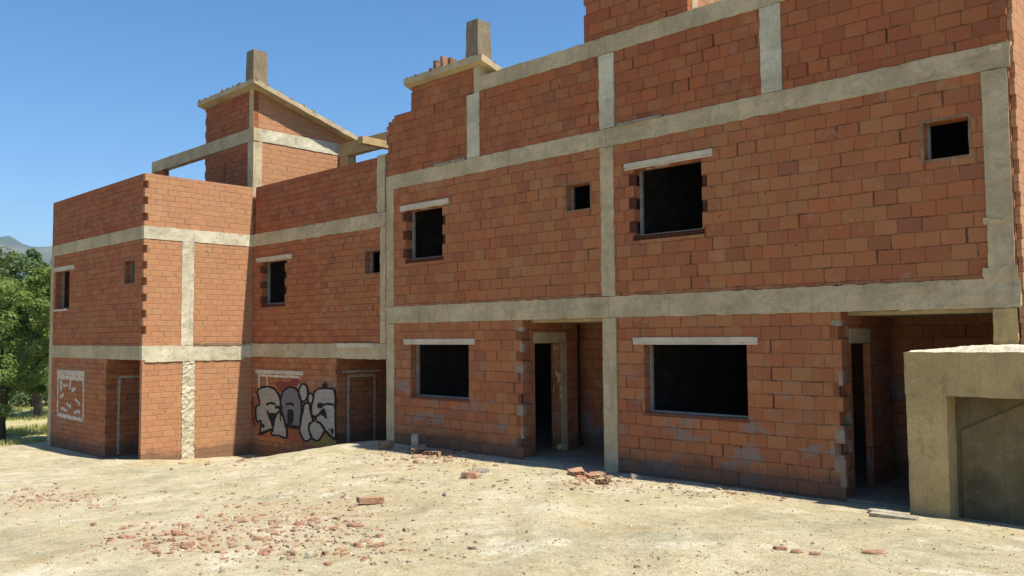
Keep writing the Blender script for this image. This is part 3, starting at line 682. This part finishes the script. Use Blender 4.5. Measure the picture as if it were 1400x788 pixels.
c = s.mix(s.ss(s.noise(s.vmath('ADD', P, (9, 4, 0)), .8, 5, .7), .54, .70, 0, .5), c, (.38, .28, .15))
# trodden pale tracks
tr = s.math('ADD', s.math('MULTIPLY', x, .785), s.math('MULTIPLY', y, .62)); tw = s.math('ADD', tr, s.math('MULTIPLY', n1, .5))
c = s.mix(s.math('MULTIPLY', s.ss(s.noise(s.comb(tw, s.math('MULTIPLY', y, .12), 0.0), 1.5, 4, .6), .50, .66), .5), c, (.55, .50, .36))
c = s.mix(s.ss(n2, .42, .66, 0, .8), c, s.mix(1.0, c, (.78, .75, .68), 'MULTIPLY'))
c = s.mix(s.ss(n3, .35, .70), s.mix(1.0, c, (.74, .73, .70), 'MULTIPLY'), s.mix(1.0, c, (1.10, 1.10, 1.10), 'MULTIPLY'))
c = s.mix(s.ss(n4, .60, .72, 0, .6), c, (.25, .21, .14))
# brick dust near the rubble
for (px_, py_, rad) in ((400, 720, 1.9), (230, 742, 1.2), (590, 622, .9), (60, 680, 1.2), (800, 650, .8)):
    q = on(px_, py_, 2, -.1 if py_ < 700 else .15)
    dd_ = s.math('SQRT', s.math('ADD', s.math('POWER', s.math('SUBTRACT', x, q.x), 2.0), s.math('POWER', s.math('SUBTRACT', y, q.y), 2.0)))
    c = s.mix(s.math('MULTIPLY', s.ss(dd_, rad, .2), s.ss(s.noise(P, 4.5, 6, .75), .46, .66, 0, .6)), c, (.36, .20, .12))
# dry grass field away from the site
fld = s.ss(s.math('ADD', x, s.math('MULTIPLY', s.noise(P, .5, 4), 3.0)), -26.5, -28.5)
fld = s.math('MAXIMUM', fld, s.ss(y, 7.0, 10.0))
gcol = s.mix(s.ss(s.noise(P, 1.2, 6, .7), .35, .65), (.16, .19, .055), (.40, .36, .17))
gcol = s.mix(s.ss(s.noise(P, .13, 4, .6), .45, .6), gcol, (.42, .36, .19))
c = s.mix(fld, c, gcol)
h = s.math('ADD', s.math('MULTIPLY', n3, .5), s.math('ADD', s.math('MULTIPLY', n2, 1.4), s.math('MULTIPLY', n4, .25)))
s.bump(h, .9, .02); M['ground'] = s.out(c, .97)
ground = gm.build('ground', M['ground'], smooth=True); ground['kind'] = 'structure'

def gat(x, y):
    """where the ray through a photo pixel meets the ground"""
    d = ray(x, y); t = 2.0; last = t
    while t < 400:
        p = CAM+d*t
        if p.z < ghz(p.x, p.y):
            a, b = last, t
            for _ in range(18):
                mm = (a+b)/2; p = CAM+d*mm
                if p.z < ghz(p.x, p.y): b = mm
                else: a = mm
            return p
        last = t; t += .12
    return None

# far hills
def hills(name, dist, hmax, a0, a1, seed, mat):
    h_ = MB(); N_ = 120; K = 14
    for k in range(K):
        for i in range(N_+1):
            a = lerp(a0, a1, i/N_); D = dist + k*dist*.03
            prof = hmax*(.80+.16*noise.noise(Vector((a*4+seed, 0, 0)))+.05*noise.noise(Vector((a*17, seed, 0)))+.04*noise.noise(Vector((a*60, seed, 0))))
            tt = math.sin(math.pi*min(1, k/(K-1)*.98+.01)); hh = prof*tt*(1+.1*noise.noise(Vector((a*40, k*.6, seed))))-8
            h_.v.append((CAM.x-math.sin(a)*D, CAM.y+math.cos(a)*D, hh))
    for k in range(K-1):
        for i in range(N_): b = k*(N_+1)+i; h_.f.append((b, b+N_+1, b+N_+2, b+1)); h_.mi.append(0)
    o = h_.build(name, mat, smooth=True); o['kind'] = 'structure'; return o
s = NT('scrub_hill'); P = s.pos()
c = s.mix(s.ss(s.noise(P, .006, 6, .7), .4, .6), (.06, .08, .045), (.14, .13, .08)); M['hill'] = s.out(c, 1.0)
hills('hills', 3000, 465, R(62), R(105), 3.3, M['hill'])

# ------------------------------------------------------------------ trees and plants
def mat_leaf(name, a, b):
    s = NT(name); P = s.pos(); n = s.noise(P, 2.2, 3)
    w = s.white(s.vmath('SNAP', P, (.09, .09, .09)))
    c = s.mix(s.ss(n, .35, .65), a, b); c = s.mix(s.math('MULTIPLY', w, .45), c, tuple(v*1.5 for v in b))
    s.t.links.new(c, s.b.inputs['Base Color']); s.b.inputs['Roughness'].default_value = .6
    tr = s.n.new('ShaderNodeBsdfTranslucent'); s.link(s.mix(1.0, c, (1.1, 1.3, .5), 'MULTIPLY'), tr.inputs['Color'])
    mx = s.n.new('ShaderNodeMixShader'); mx.inputs[0].default_value = .35
    s.t.links.new(s.b.outputs[0], mx.inputs[1]); s.t.links.new(tr.outputs[0], mx.inputs[2])
    s.t.links.new(mx.outputs[0], s.n['Material Output'].inputs[0]); return s.m
M['leaf'] = mat_leaf('almond_leaves', (.085, .14, .033), (.18, .235, .065))
M['leaf2'] = mat_leaf('olive_leaves', (.055, .09, .035), (.11, .15, .06))
M['bark'] = mat_plain('dark_bark', (.07, .055, .04), .35, .95, 14)
M['drygrass'] = mat_leaf('dry_grass', (.17, .17, .05), (.34, .31, .12))
def limb(mb, p0, p1, r0, r1, n=7, seg=4, wob=.08):
    prev = None; d = (p1-p0); ax = d.normalized(); a = ax.orthogonal().normalized(); b = ax.cross(a)
    for i in range(seg+1):
        t = i/seg; c = p0+d*t + noise.noise_vector(p0*3+Vector((t*2, 0, 0)))*wob*d.length*math.sin(math.pi*t); r = lerp(r0, r1, t)
        ring = []
        for k in range(n):
            an = 2*math.pi*k/n; mb.v.append(tuple(c+(a*math.cos(an)+b*math.sin(an))*r*(1+.12*math.sin(k*2.3+i)))); ring.append(len(mb.v)-1)
        if prev:
            for k in range(n): mb.f.append((prev[k], prev[(k+1)%n], ring[(k+1)%n], ring[k])); mb.mi.append(0)
        prev = ring
def leafcloud(mb, clumps, n, size):
    for _ in range(n):
        c, r = random.choice(clumps)
        while True:
            v = Vector((random.uniform(-1,1), random.uniform(-1,1), random.uniform(-1,1)))
            if .25 < v.length < 1: break
        v = v.normalized()*(v.length**.6)
        p = c+Vector((v.x*r, v.y*r, v.z*r*.75)); s_ = size*random.uniform(.6, 1.3)
        nrm = (v+Vector((random.uniform(-1,1), random.uniform(-1,1), random.uniform(-.3,1.2)))*.9).normalized()
        a = nrm.orthogonal().normalized(); q = random.random()*6.28; b = nrm.cross(a); a, b = a*math.cos(q)+b*math.sin(q), b*math.cos(q)-a*math.sin(q)
        mb.quad([p-a*s_, p+b*s_*.42-nrm*.01, p+a*s_, p-b*s_*.42])
def tree(loc, H, W, trunkh, label, name='almond_tree', mat='leaf', n=40000, size=.06, lean=0, seed=1):
    random.seed(seed); base = Vector(loc); t = thing(name, label, 'tree', base, 'trees left of the houses')
    tb = MB(); top = base+Vector((lean, 0, trunkh)); limb(tb, base-Vector((0,0,.15)), top, .17*H/6, .12*H/6, 9, 5, .10)
    cl = []
    for i in range(30):
        an = random.uniform(0, 6.28); rr = (random.random()**.6)*W*.42; zz = random.uniform(trunkh*.9, H*.95)
        sh = math.sin(math.pi*min(1, max(.1, (zz-trunkh*.55)/(H-trunkh*.5))))**.5
        p = base+Vector((math.cos(an)*rr*sh+lean*1.5, math.sin(an)*rr*sh, zz)); cr = random.uniform(.09, .17)*W
        cl.append((p, cr))
        if i < 14: limb(tb, top-Vector((0,0,random.uniform(0,.4)*trunkh*.3)), p, .06*H/6, .015, 5, 4, .14)
        for _ in range(4): cl.append((p+Vector((random.uniform(-1,1), random.uniform(-1,1), random.uniform(-.6,.9)))*cr*1.2, cr*random.uniform(.3, .6)))
    tb.build('trunk', M['bark'], t)
    cb = MB(); leafcloud(cb, cl, n, size); cb.build('crown', M[mat], t); return t
def tree_px(px, D, H, W, th, label, **k):
    d = ray(px, 464); d.z = 0; d.normalize(); p = Vector((CAM.x, CAM.y, 0))+d*D; p.z = ghz(p.x, p.y); return tree(p, H, W, th, label, **k)
tree_px(4, 32, 5.7, 5.0, 1.6, 'bright green tree at the left edge of the photo with a dark leaning trunk', seed=3, lean=.3)
tree_px(52, 40, 6.5, 4.8, 1.8, 'green tree with a thin upright trunk right beside the corner of the leftmost house', seed=5, n=34000, mat='leaf')
tree_px(22, 52, 7.6, 6.4, 2.0, 'taller darker tree standing behind the two front trees', seed=8, mat='leaf2', name='olive_tree', n=18000, size=.12)
tree_px(-40, 46, 8.0, 7.0, 1.8, 'dense tree behind the left edge of the photo', seed=11, mat='leaf2', name='olive_tree', n=12000, size=.12)
tree_px(72, 60, 8.3, 7.5, 2.0, 'farthest tree whose top shows between the front trees and the house corner', seed=14, mat='leaf2', name='olive_tree', n=14000, size=.13)
def bush_px(px, D, H, W, label, seed):
    random.seed(seed); d = ray(px, 464); d.z = 0; d.normalize(); p = Vector((CAM.x, CAM.y, 0))+d*D; p.z = ghz(p.x, p.y)
    b = MB(); cl = [(p+Vector((random.uniform(-.5,.5)*W, random.uniform(-.5,.5)*W, random.uniform(.15,.7)*H)), random.uniform(.15,.3)*W) for _ in range(14)]
    leafcloud(b, cl, 7000, .08); o = b.build('bush', M['leaf2'], base=p); tag(o, label, 'bush', 'bushes under the trees')
bush_px(36, 55, 2.0, 4.0, 'grey green bush under the trees behind the thin trunk', 21)
bush_px(8, 60, 2.2, 5.0, 'low bush behind the trunk at the left edge', 22)
bush_px(60, 48, 1.6, 3.2, 'small bush at the foot of the house corner trees', 23)
# dry grass tufts
random.seed(31); gb = MB()
for _ in range(5200):
    px = random.uniform(-120, 85); D = random.uniform(22, 60)**1.0
    d = ray(px, 464); d.z = 0; d.normalize(); p = Vector((CAM.x, CAM.y, 0))+d*D
    if p.x > -27.2 or noise.noise(p*.35) < -.1: continue
    z = ghz(p.x, p.y)
    for k in range(4):
        a = random.random()*6.28; hh = random.uniform(.06, .22); dx, dy = math.cos(a), math.sin(a); w = .015; q = p+Vector((random.uniform(-.12,.12), random.uniform(-.12,.12), 0))
        gb.quad([(q.x-dy*w, q.y+dx*w, z-.02), (q.x+dy*w, q.y-dx*w, z-.02), (q.x+dx*hh*.5, q.y+dy*hh*.5, z+hh)])
o = gb.build('grass', M['drygrass']); tag(o, 'patchy yellow green grass under the trees left of the houses', 'grass', kind='stuff')

# ------------------------------------------------------------------ debris
random.seed(77)
def mat_rubble(name, cols):
    s = NT(name); P = s.pos(); w = s.white(s.vmath('SNAP', P, (.13, .13, .4)))
    st = [(i/len(cols), c_) for i, c_ in enumerate(cols)]
    c = s.ramp(w, st, True); n = s.noise(P, 25, 5, .7)
    c = s.mix(s.ss(n, .4, .7, 0, .5), c, (.50, .36, .24)); s.bump(n, .8, .01); return s.out(c, .95)
M['frag'] = mat_rubble('broken_brick', [(.28, .135, .075), (.32, .19, .115), (.24, .12, .075), (.34, .24, .155)])
M['gravel'] = mat_rubble('gravel', [(.44, .38, .26), (.34, .29, .20), (.40, .23, .14), (.55, .50, .38), (.22, .18, .13), (.48, .42, .30), (.38, .33, .22), (.52, .45, .33)])
M['stone'] = mat_plain('pale_stone', (.36, .32, .25), .2, .95, 20)
def shard(mb, c, L, W, H, rot, tilt=0, mi=0, jag=.25, ribs=False):
    """angular broken piece: irregular prism with uneven edges"""
    n = random.randint(5, 7); pts = []
    for k in range(n):
        a = 2*math.pi*(k+random.uniform(-.25, .25))/n; q = 1/max(abs(math.cos(a)), abs(math.sin(a)))
        pts.append((math.cos(a)*q*L/2*random.uniform(1-jag, 1), math.sin(a)*q*W/2*random.uniform(1-jag, 1)))
    mt = Matrix.Rotation(rot, 3, 'Z') @ Matrix.Rotation(tilt, 3, random.choice('XY')); b = len(mb.v)
    for zz, sc in ((-H*.35, 1.0), (H*.25, 1.02), (H*.65, .9)):
        for p in pts: mb.v.append(tuple(Vector(c)+mt @ Vector((p[0]*sc*random.uniform(.93,1.05), p[1]*sc*random.uniform(.93,1.05), zz*random.uniform(.85,1.15)))))
    for l in (0, 1):
        for k in range(n): mb.f.append((b+l*n+k, b+l*n+(k+1)%n, b+(l+1)*n+(k+1)%n, b+(l+1)*n+k)); mb.mi.append(mi)
    mb.f.append(tuple(b+2*n+k for k in range(n))); mb.mi.append(mi); mb.f.append(tuple(b+n-1-k for k in range(n))); mb.mi.append(mi)
def hollow_piece(name, c, L, W, H, rot, label, cat, group=None, tilt=0):
    """a piece of hollow brick with its ribbed, perforated end"""
    mb = MB(); holes = []; nx = max(2, int(W/.05)); nz = 3 if H > .08 else 2; rim = .008; cw = (W-rim*(nx+1))/nx; ch = (H-rim*(nz+1))/nz
    for i in range(nx):
        for k in range(nz): holes.append((-W/2+rim+i*(cw+rim), -W/2+rim+i*(cw+rim)+cw, rim+k*(ch+rim), rim+k*(ch+rim)+ch))
    mb.wall('x', -W/2, W/2, 0, H, -L/2, L/2, holes)
    mb.v = [(v[0], v[1]+(.25*v[0]+.012*math.sin(v[0]*25)+.008*math.sin(v[2]*40) if v[1] > 0 else .012*math.sin(v[0]*70+v[2]*50)), v[2]) for v in mb.v]
    mt = Matrix.Rotation(rot, 3, 'Z') @ Matrix.Rotation(tilt, 3, 'X')
    mb.v = [tuple(Vector(c)+mt @ Vector(v)) for v in mb.v]
    o = mb.build(name, M['frag'], base=c); tag(o, label, cat, group); return o
FR = 'broken brick pieces on the sand'
def piece(px, py, L, W, H, label=None, rot=None, kind='frag', name='brick_fragment', tilt=None, group=FR, dz=0):
    p = gat(px, py)
    if p is None: return
    mb = MB(); p = Vector((p.x, p.y, ghz(p.x, p.y)+dz)); shard(mb, p+Vector((0, 0, H*.3)), L, W, H, random.uniform(0, 3.1) if rot is None else rot, random.uniform(-.25, .25) if tilt is None else tilt)
    o = mb.build(name, M[kind], base=p); tag(o, label, 'rubble', group); return o
# single notable pieces
def hp(px, py, L, W, H, rot, label, tilt=0):
    p = gat(px, py); hollow_piece('broken_brick', Vector((p.x, p.y, ghz(p.x, p.y)+.01)), L, W, H, rot, label, 'brick', FR, tilt)
hp(507, 689, .30, .12, .07, .75+1.62, 'lone orange hollow brick lying in the open middle of the sand')
hp(528, 614, .22, .22, .14, .3, 'broken hollow brick at the foot of the column right of the graffiti house', .2)
hp(572, 620, .25, .28, .12, .9, 'largest hollow brick chunk in the heap below the ground window', .25)
hp(592, 624, .2, .3, .08, .5, 'flat broken hollow brick on the right of the heap below the ground window', -.1)
hp(787, 651, .18, .24, .09, .9, 'left broken hollow brick of the heap before the dark entrance', .2)
hp(812, 655, .16, .26, .07, 1.3, 'middle broken hollow brick of the heap before the dark entrance', .1)
hp(824, 662, .2, .20, .06, .9, 'right broken hollow brick of the heap before the dark entrance', -.2)
piece(1196, 757, 0.24, 0.09, 0.023, 'flat orange tile piece lying alone in the right foreground', rot=0.74, tilt=0.05)
piece(1068, 752, 0.13, 0.08, 0.026, 'small brick piece, leftmost of three in the right foreground', rot=0.9, tilt=0.05)
piece(1090, 756, 0.11, 0.09, 0.023, 'small flat brick piece, middle of three in the right foreground', rot=0.3, tilt=0.05)
piece(1114, 759, 0.1, 0.07, 0.026, 'small dark edged brick piece, rightmost of three in the right foreground', rot=0.6, tilt=0.05)
piece(645, 654, .35, .25, .10, 'orange tipped brick chunk beside the grey slab in the middle of the sand', rot=.6)
piece(657, 646, .42, .28, .04, 'thin grey slab piece lying on the sand before the ground window', rot=.8, kind='slate', name='slab_fragment', tilt=.12)
piece(568, 614, .18, .16, .30, 'pale upright stone standing in the brick heap below the ground window', kind='stone', name='stone', tilt=.1)
piece(866, 655, .16, .13, .08, 'pale stone beside the brick heap before the dark entrance', kind='stone', name='stone')
piece(874, 648, .10, .09, .14, 'small upright white stone by the foot of the second column', kind='stone', name='stone')
piece(304, 783, .07, .05, .05, 'white stone at the bottom edge of the photo', kind='stone', name='stone')
piece(423, 763, .10, .08, .05, 'grey green stone in the left foreground rubble', kind='stone', name='stone')
piece(608, 677, .22, .05, .03, 'dark stick like splinter lying in the middle of the sand', kind='slate', name='splinter', rot=2.4, tilt=0)
# heaps and scatters: small pieces
def scatter(px, py, sx, sy, n, smin, smax, label, kind='frag'):
    for _ in range(n):
        x = random.gauss(px, sx); y = random.gauss(py, sy)
        if y < 612 or y > 786 or x < 2 or x > 1398: continue
        p = gat(x, y)
        if p is None or p.y > -.05 or (p.x < -20 and p.y > -2.95): continue
        k = random.uniform(smin, smax)*(1 if random.random() < .8 else 1.4)
        piece(x, y, k*1.15, k*random.uniform(.4, .85), k*random.uniform(.10, .28), label, kind=kind)
scatter(584, 619, 20, 5, 38, .05, .15, 'small broken brick piece in the heap below the ground window of the third house')
scatter(810, 655, 17, 6, 20, .05, .14, 'small broken brick piece in the heap before the dark entrance')
scatter(228, 741, 34, 10, 36, .04, .13, 'small broken brick piece in the orange patch of the left foreground')
scatter(400, 720, 64, 14, 60, .03, .11, 'small broken brick piece in the wide scatter left of the picture middle')
scatter(55, 680, 40, 6, 30, .04, .11, 'small broken brick piece in the patch before the leftmost house')
scatter(420, 752, 50, 12, 26, .03, .09, 'small broken brick piece at the bottom left of the middle')
scatter(600, 650, 110, 18, 44, .03, .09, 'small broken brick piece strewn before the third house')
scatter(600, 621, 28, 4, 16, .12, .26, 'flat orange brick shard in the heap below the ground window of the third house')
scatter(806, 654, 14, 5, 10, .10, .22, 'flat orange brick shard in the heap before the dark entrance')
scatter(390, 722, 66, 15, 9, .10, .18, 'larger flat brick shard in the wide scatter left of the picture middle')
scatter(1000, 671, 90, 4, 22, .03, .09, 'small brick piece in the shade line along the foot of the nearest house')
scatter(640, 632, 60, 4, 22, .03, .10, 'small brick piece in the shade line below the third house')
scatter(270, 634, 40, 4, 16, .04, .12, 'small broken brick piece at the foot of the sunlit side wall')
scatter(250, 700, 130, 26, 40, .03, .09, 'small broken brick piece strewn over the left half of the sand')
# planks by the landing
for px, py, L_, lab in ((1215, 704, .45, 'grey weathered board lying against the foot of the landing pier, farther of two'), (1222, 709, .5, 'pale weathered board lying before the landing pier, nearer of two')):
    p = gat(px, py); mb = MB(); mb.rbox(-L_/2, L_/2, -.06, .06, 0, .035, .08, .006)
    rm = Matrix.Rotation(R(3), 3, 'Z'); c = Vector((p.x, p.y, ghz(p.x, p.y)+.005)); mb.v = [tuple(c+rm @ Vector(v)) for v in mb.v]
    tag(mb.build('board', M['wood_pale'] if 'wood_pale' in M else mat_plain('pale_board', (.34, .30, .23), .3, .9, 10), base=c), lab, 'board', 'boards by the landing')
# countless chips and pebbles
random.seed(99); gv = MB()
for i in range(13000):
    if i % 5: x = random.uniform(0, 1400); y = 612+174*random.random()
    else: x = random.choice((400, 250, 600, 850, 380)) + random.gauss(0, 120); y = 610+176*random.random()
    d = ray(x, y); 
    if d.z > -.03: continue
    # cheap intersection: two fixed point steps
    t = (CAM.z-0.0)/-d.z
    for _ in range(6):
        p = CAM+d*t; t = (CAM.z-ghz(p.x, p.y))/-d.z
    p = CAM+d*t
    if p.y > -.03 or p.x < -30 or (p.x < -20 and p.y > -2.9): continue
    if -3.55 < p.x and p.y > YL-.02: continue
    k = random.uniform(.004, .011)*(1+1.2*(random.random() < .06))*(.6+.055*t)
    z = ghz(p.x, p.y); b = len(gv.v); a0 = random.random()*6.28
    for q in range(4): a = a0+q*1.57+random.uniform(-.4, .4); gv.v.append((p.x+math.cos(a)*k, p.y+math.sin(a)*k*random.uniform(.5, 1), z-.004))
    for q in range(4): a = a0+.3+q*1.57; gv.v.append((p.x+math.cos(a)*k*.6, p.y+math.sin(a)*k*.5, z+k*random.uniform(.3, .8)))
    for q in range(4): gv.f.append((b+q, b+(q+1)%4, b+4+(q+1)%4, b+4+q)); gv.mi.append(0)
    gv.f.append((b+4, b+5, b+6, b+7)); gv.mi.append(0)
tag(gv.build('gravel', M['gravel']), 'countless pebbles and brick chips strewn over the pale sand', 'gravel', kind='stuff')
random.seed(123); M['chips'] = mat_rubble('brick_chip', [(.28, .16, .10), (.32, .22, .145), (.24, .15, .10), (.33, .27, .19)])
cv = MB()
for (cx_, cy_, sx_, sy_, n_) in ((400, 722, 85, 17, 420), (228, 742, 60, 12, 200), (590, 624, 60, 7, 420), (60, 682, 60, 8, 300), (815, 655, 40, 8, 160), (560, 660, 170, 24, 420), (450, 755, 110, 14, 160), (1000, 672, 110, 7, 260)):
    for _ in range(n_):
        x = random.gauss(cx_, sx_); y = random.gauss(cy_, sy_)
        if y < 612 or y > 787 or x < 0: continue
        d = ray(x, y); tt_ = CAM.z/-d.z
        for _k in range(6): p = CAM+d*tt_; tt_ = (CAM.z-ghz(p.x, p.y))/-d.z
        p = CAM+d*tt_
        if p.y > -.05 or (p.x < -20 and p.y > -2.95): continue
        k = random.uniform(.008, .028)*(1+.8*(random.random() < .15)); z = ghz(p.x, p.y); b = len(cv.v); a0 = random.random()*6.28; hh = k*random.uniform(.25, .7)
        for q in range(4): a = a0+q*1.57+random.uniform(-.4, .4); cv.v.append((p.x+math.cos(a)*k*1.3, p.y+math.sin(a)*k*random.uniform(.5, 1), z-.003))
        for q in range(4): a = a0+.2+q*1.57; cv.v.append((p.x+math.cos(a)*k*.9, p.y+math.sin(a)*k*.6, z+hh))
        for q in range(4): cv.f.append((b+q, b+(q+1)%4, b+4+(q+1)%4, b+4+q)); cv.mi.append(0)
        cv.f.append((b+4, b+5, b+6, b+7)); cv.mi.append(0)
tag(cv.build('brick_chips', M['chips']), 'countless tiny brick chips scattered around the broken bricks', 'brick chips', kind='stuff')
# loose bricks left on the roof of the second tower
random.seed(5)
for px, hgt, lab in ((596, .17, 'dark loose brick standing on the roof edge of the smaller tower, leftmost of three'), (605.5, .21, 'tallest loose brick standing on the roof edge of the smaller tower'), (616, .12, 'lowest loose brick on the roof edge of the smaller tower, nearest the chimney')):
    p = on(px, 85, 1, .08); zz = 7.60+.13-.28*.08
    mb = MB(); mb.rbox(p.x-.045, p.x+.045, .04, .20, zz-.01, zz+hgt+.12, .05, .008)
    tag(mb.build('loose_brick', M['mortar_brown'] if hgt < .2 else M['frag'], base=(p.x, .1, zz)), lab, 'brick', 'loose bricks on the tower roof')

hz = max(abs(v) for v in (xs[0], xs[-1], ys[0], ys[-1]))+60
hb = MB(); hb.box(-hz, hz, -hz, hz, min(v[2] for v in gm.v)-12, 620); ho = hb.build('haze', bpy.data.materials.new('pale_air'), base=(0,0,0)); ho['kind'] = 'stuff'
hm = ho.data.materials[0]; hm.use_nodes = True; hn = hm.node_tree; hn.nodes.remove(hn.nodes['Principled BSDF'])
pv = hn.nodes.new('ShaderNodeVolumePrincipled'); pv.inputs['Density'].default_value = .00014; pv.inputs['Color'].default_value = (.50, .72, 1, 1); pv.inputs['Anisotropy'].default_value = .2
hn.links.new(pv.outputs[0], hn.nodes['Material Output'].inputs['Volume'])
# ------------------------------------------------------------------ light
S = Vector((.60, .072, 1)).normalized()
sd_ = bpy.data.lights.new('sun', 'SUN'); sd_.energy = 5.0; sd_.angle = R(.55); sd_.color = (1, .93, .79)
so = bpy.data.objects.new('sun', sd_); COL.objects.link(so); so.rotation_euler = S.to_track_quat('Z', 'Y').to_euler()
w = bpy.data.worlds.new('World'); scn.world = w; w.use_nodes = True; nt_ = w.node_tree
sk = nt_.nodes.new('ShaderNodeTexSky'); sk.sky_type = 'NISHITA'; sk.sun_disc = False
sk.sun_elevation = math.asin(S.z); sk.sun_rotation = math.atan2(S.x, S.y); sk.altitude = 600; sk.air_density = 1.0; sk.dust_density = .3; sk.ozone_density = 1.8
bg = nt_.nodes['Background']; bg.inputs[1].default_value = .10; hs = nt_.nodes.new('ShaderNodeHueSaturation'); hs.inputs['Saturation'].default_value = 1.32; nt_.links.new(sk.outputs[0], hs.inputs['Color']); nt_.links.new(hs.outputs[0], bg.inputs[0])
vs = scn.view_settings; vs.view_transform = 'Standard'; vs.look = 'None'; vs.exposure = 0.78; vs.gamma = 1
scn.render.engine = 'CYCLES'
scn.cycles.max_bounces = 8; scn.cycles.diffuse_bounces = 5
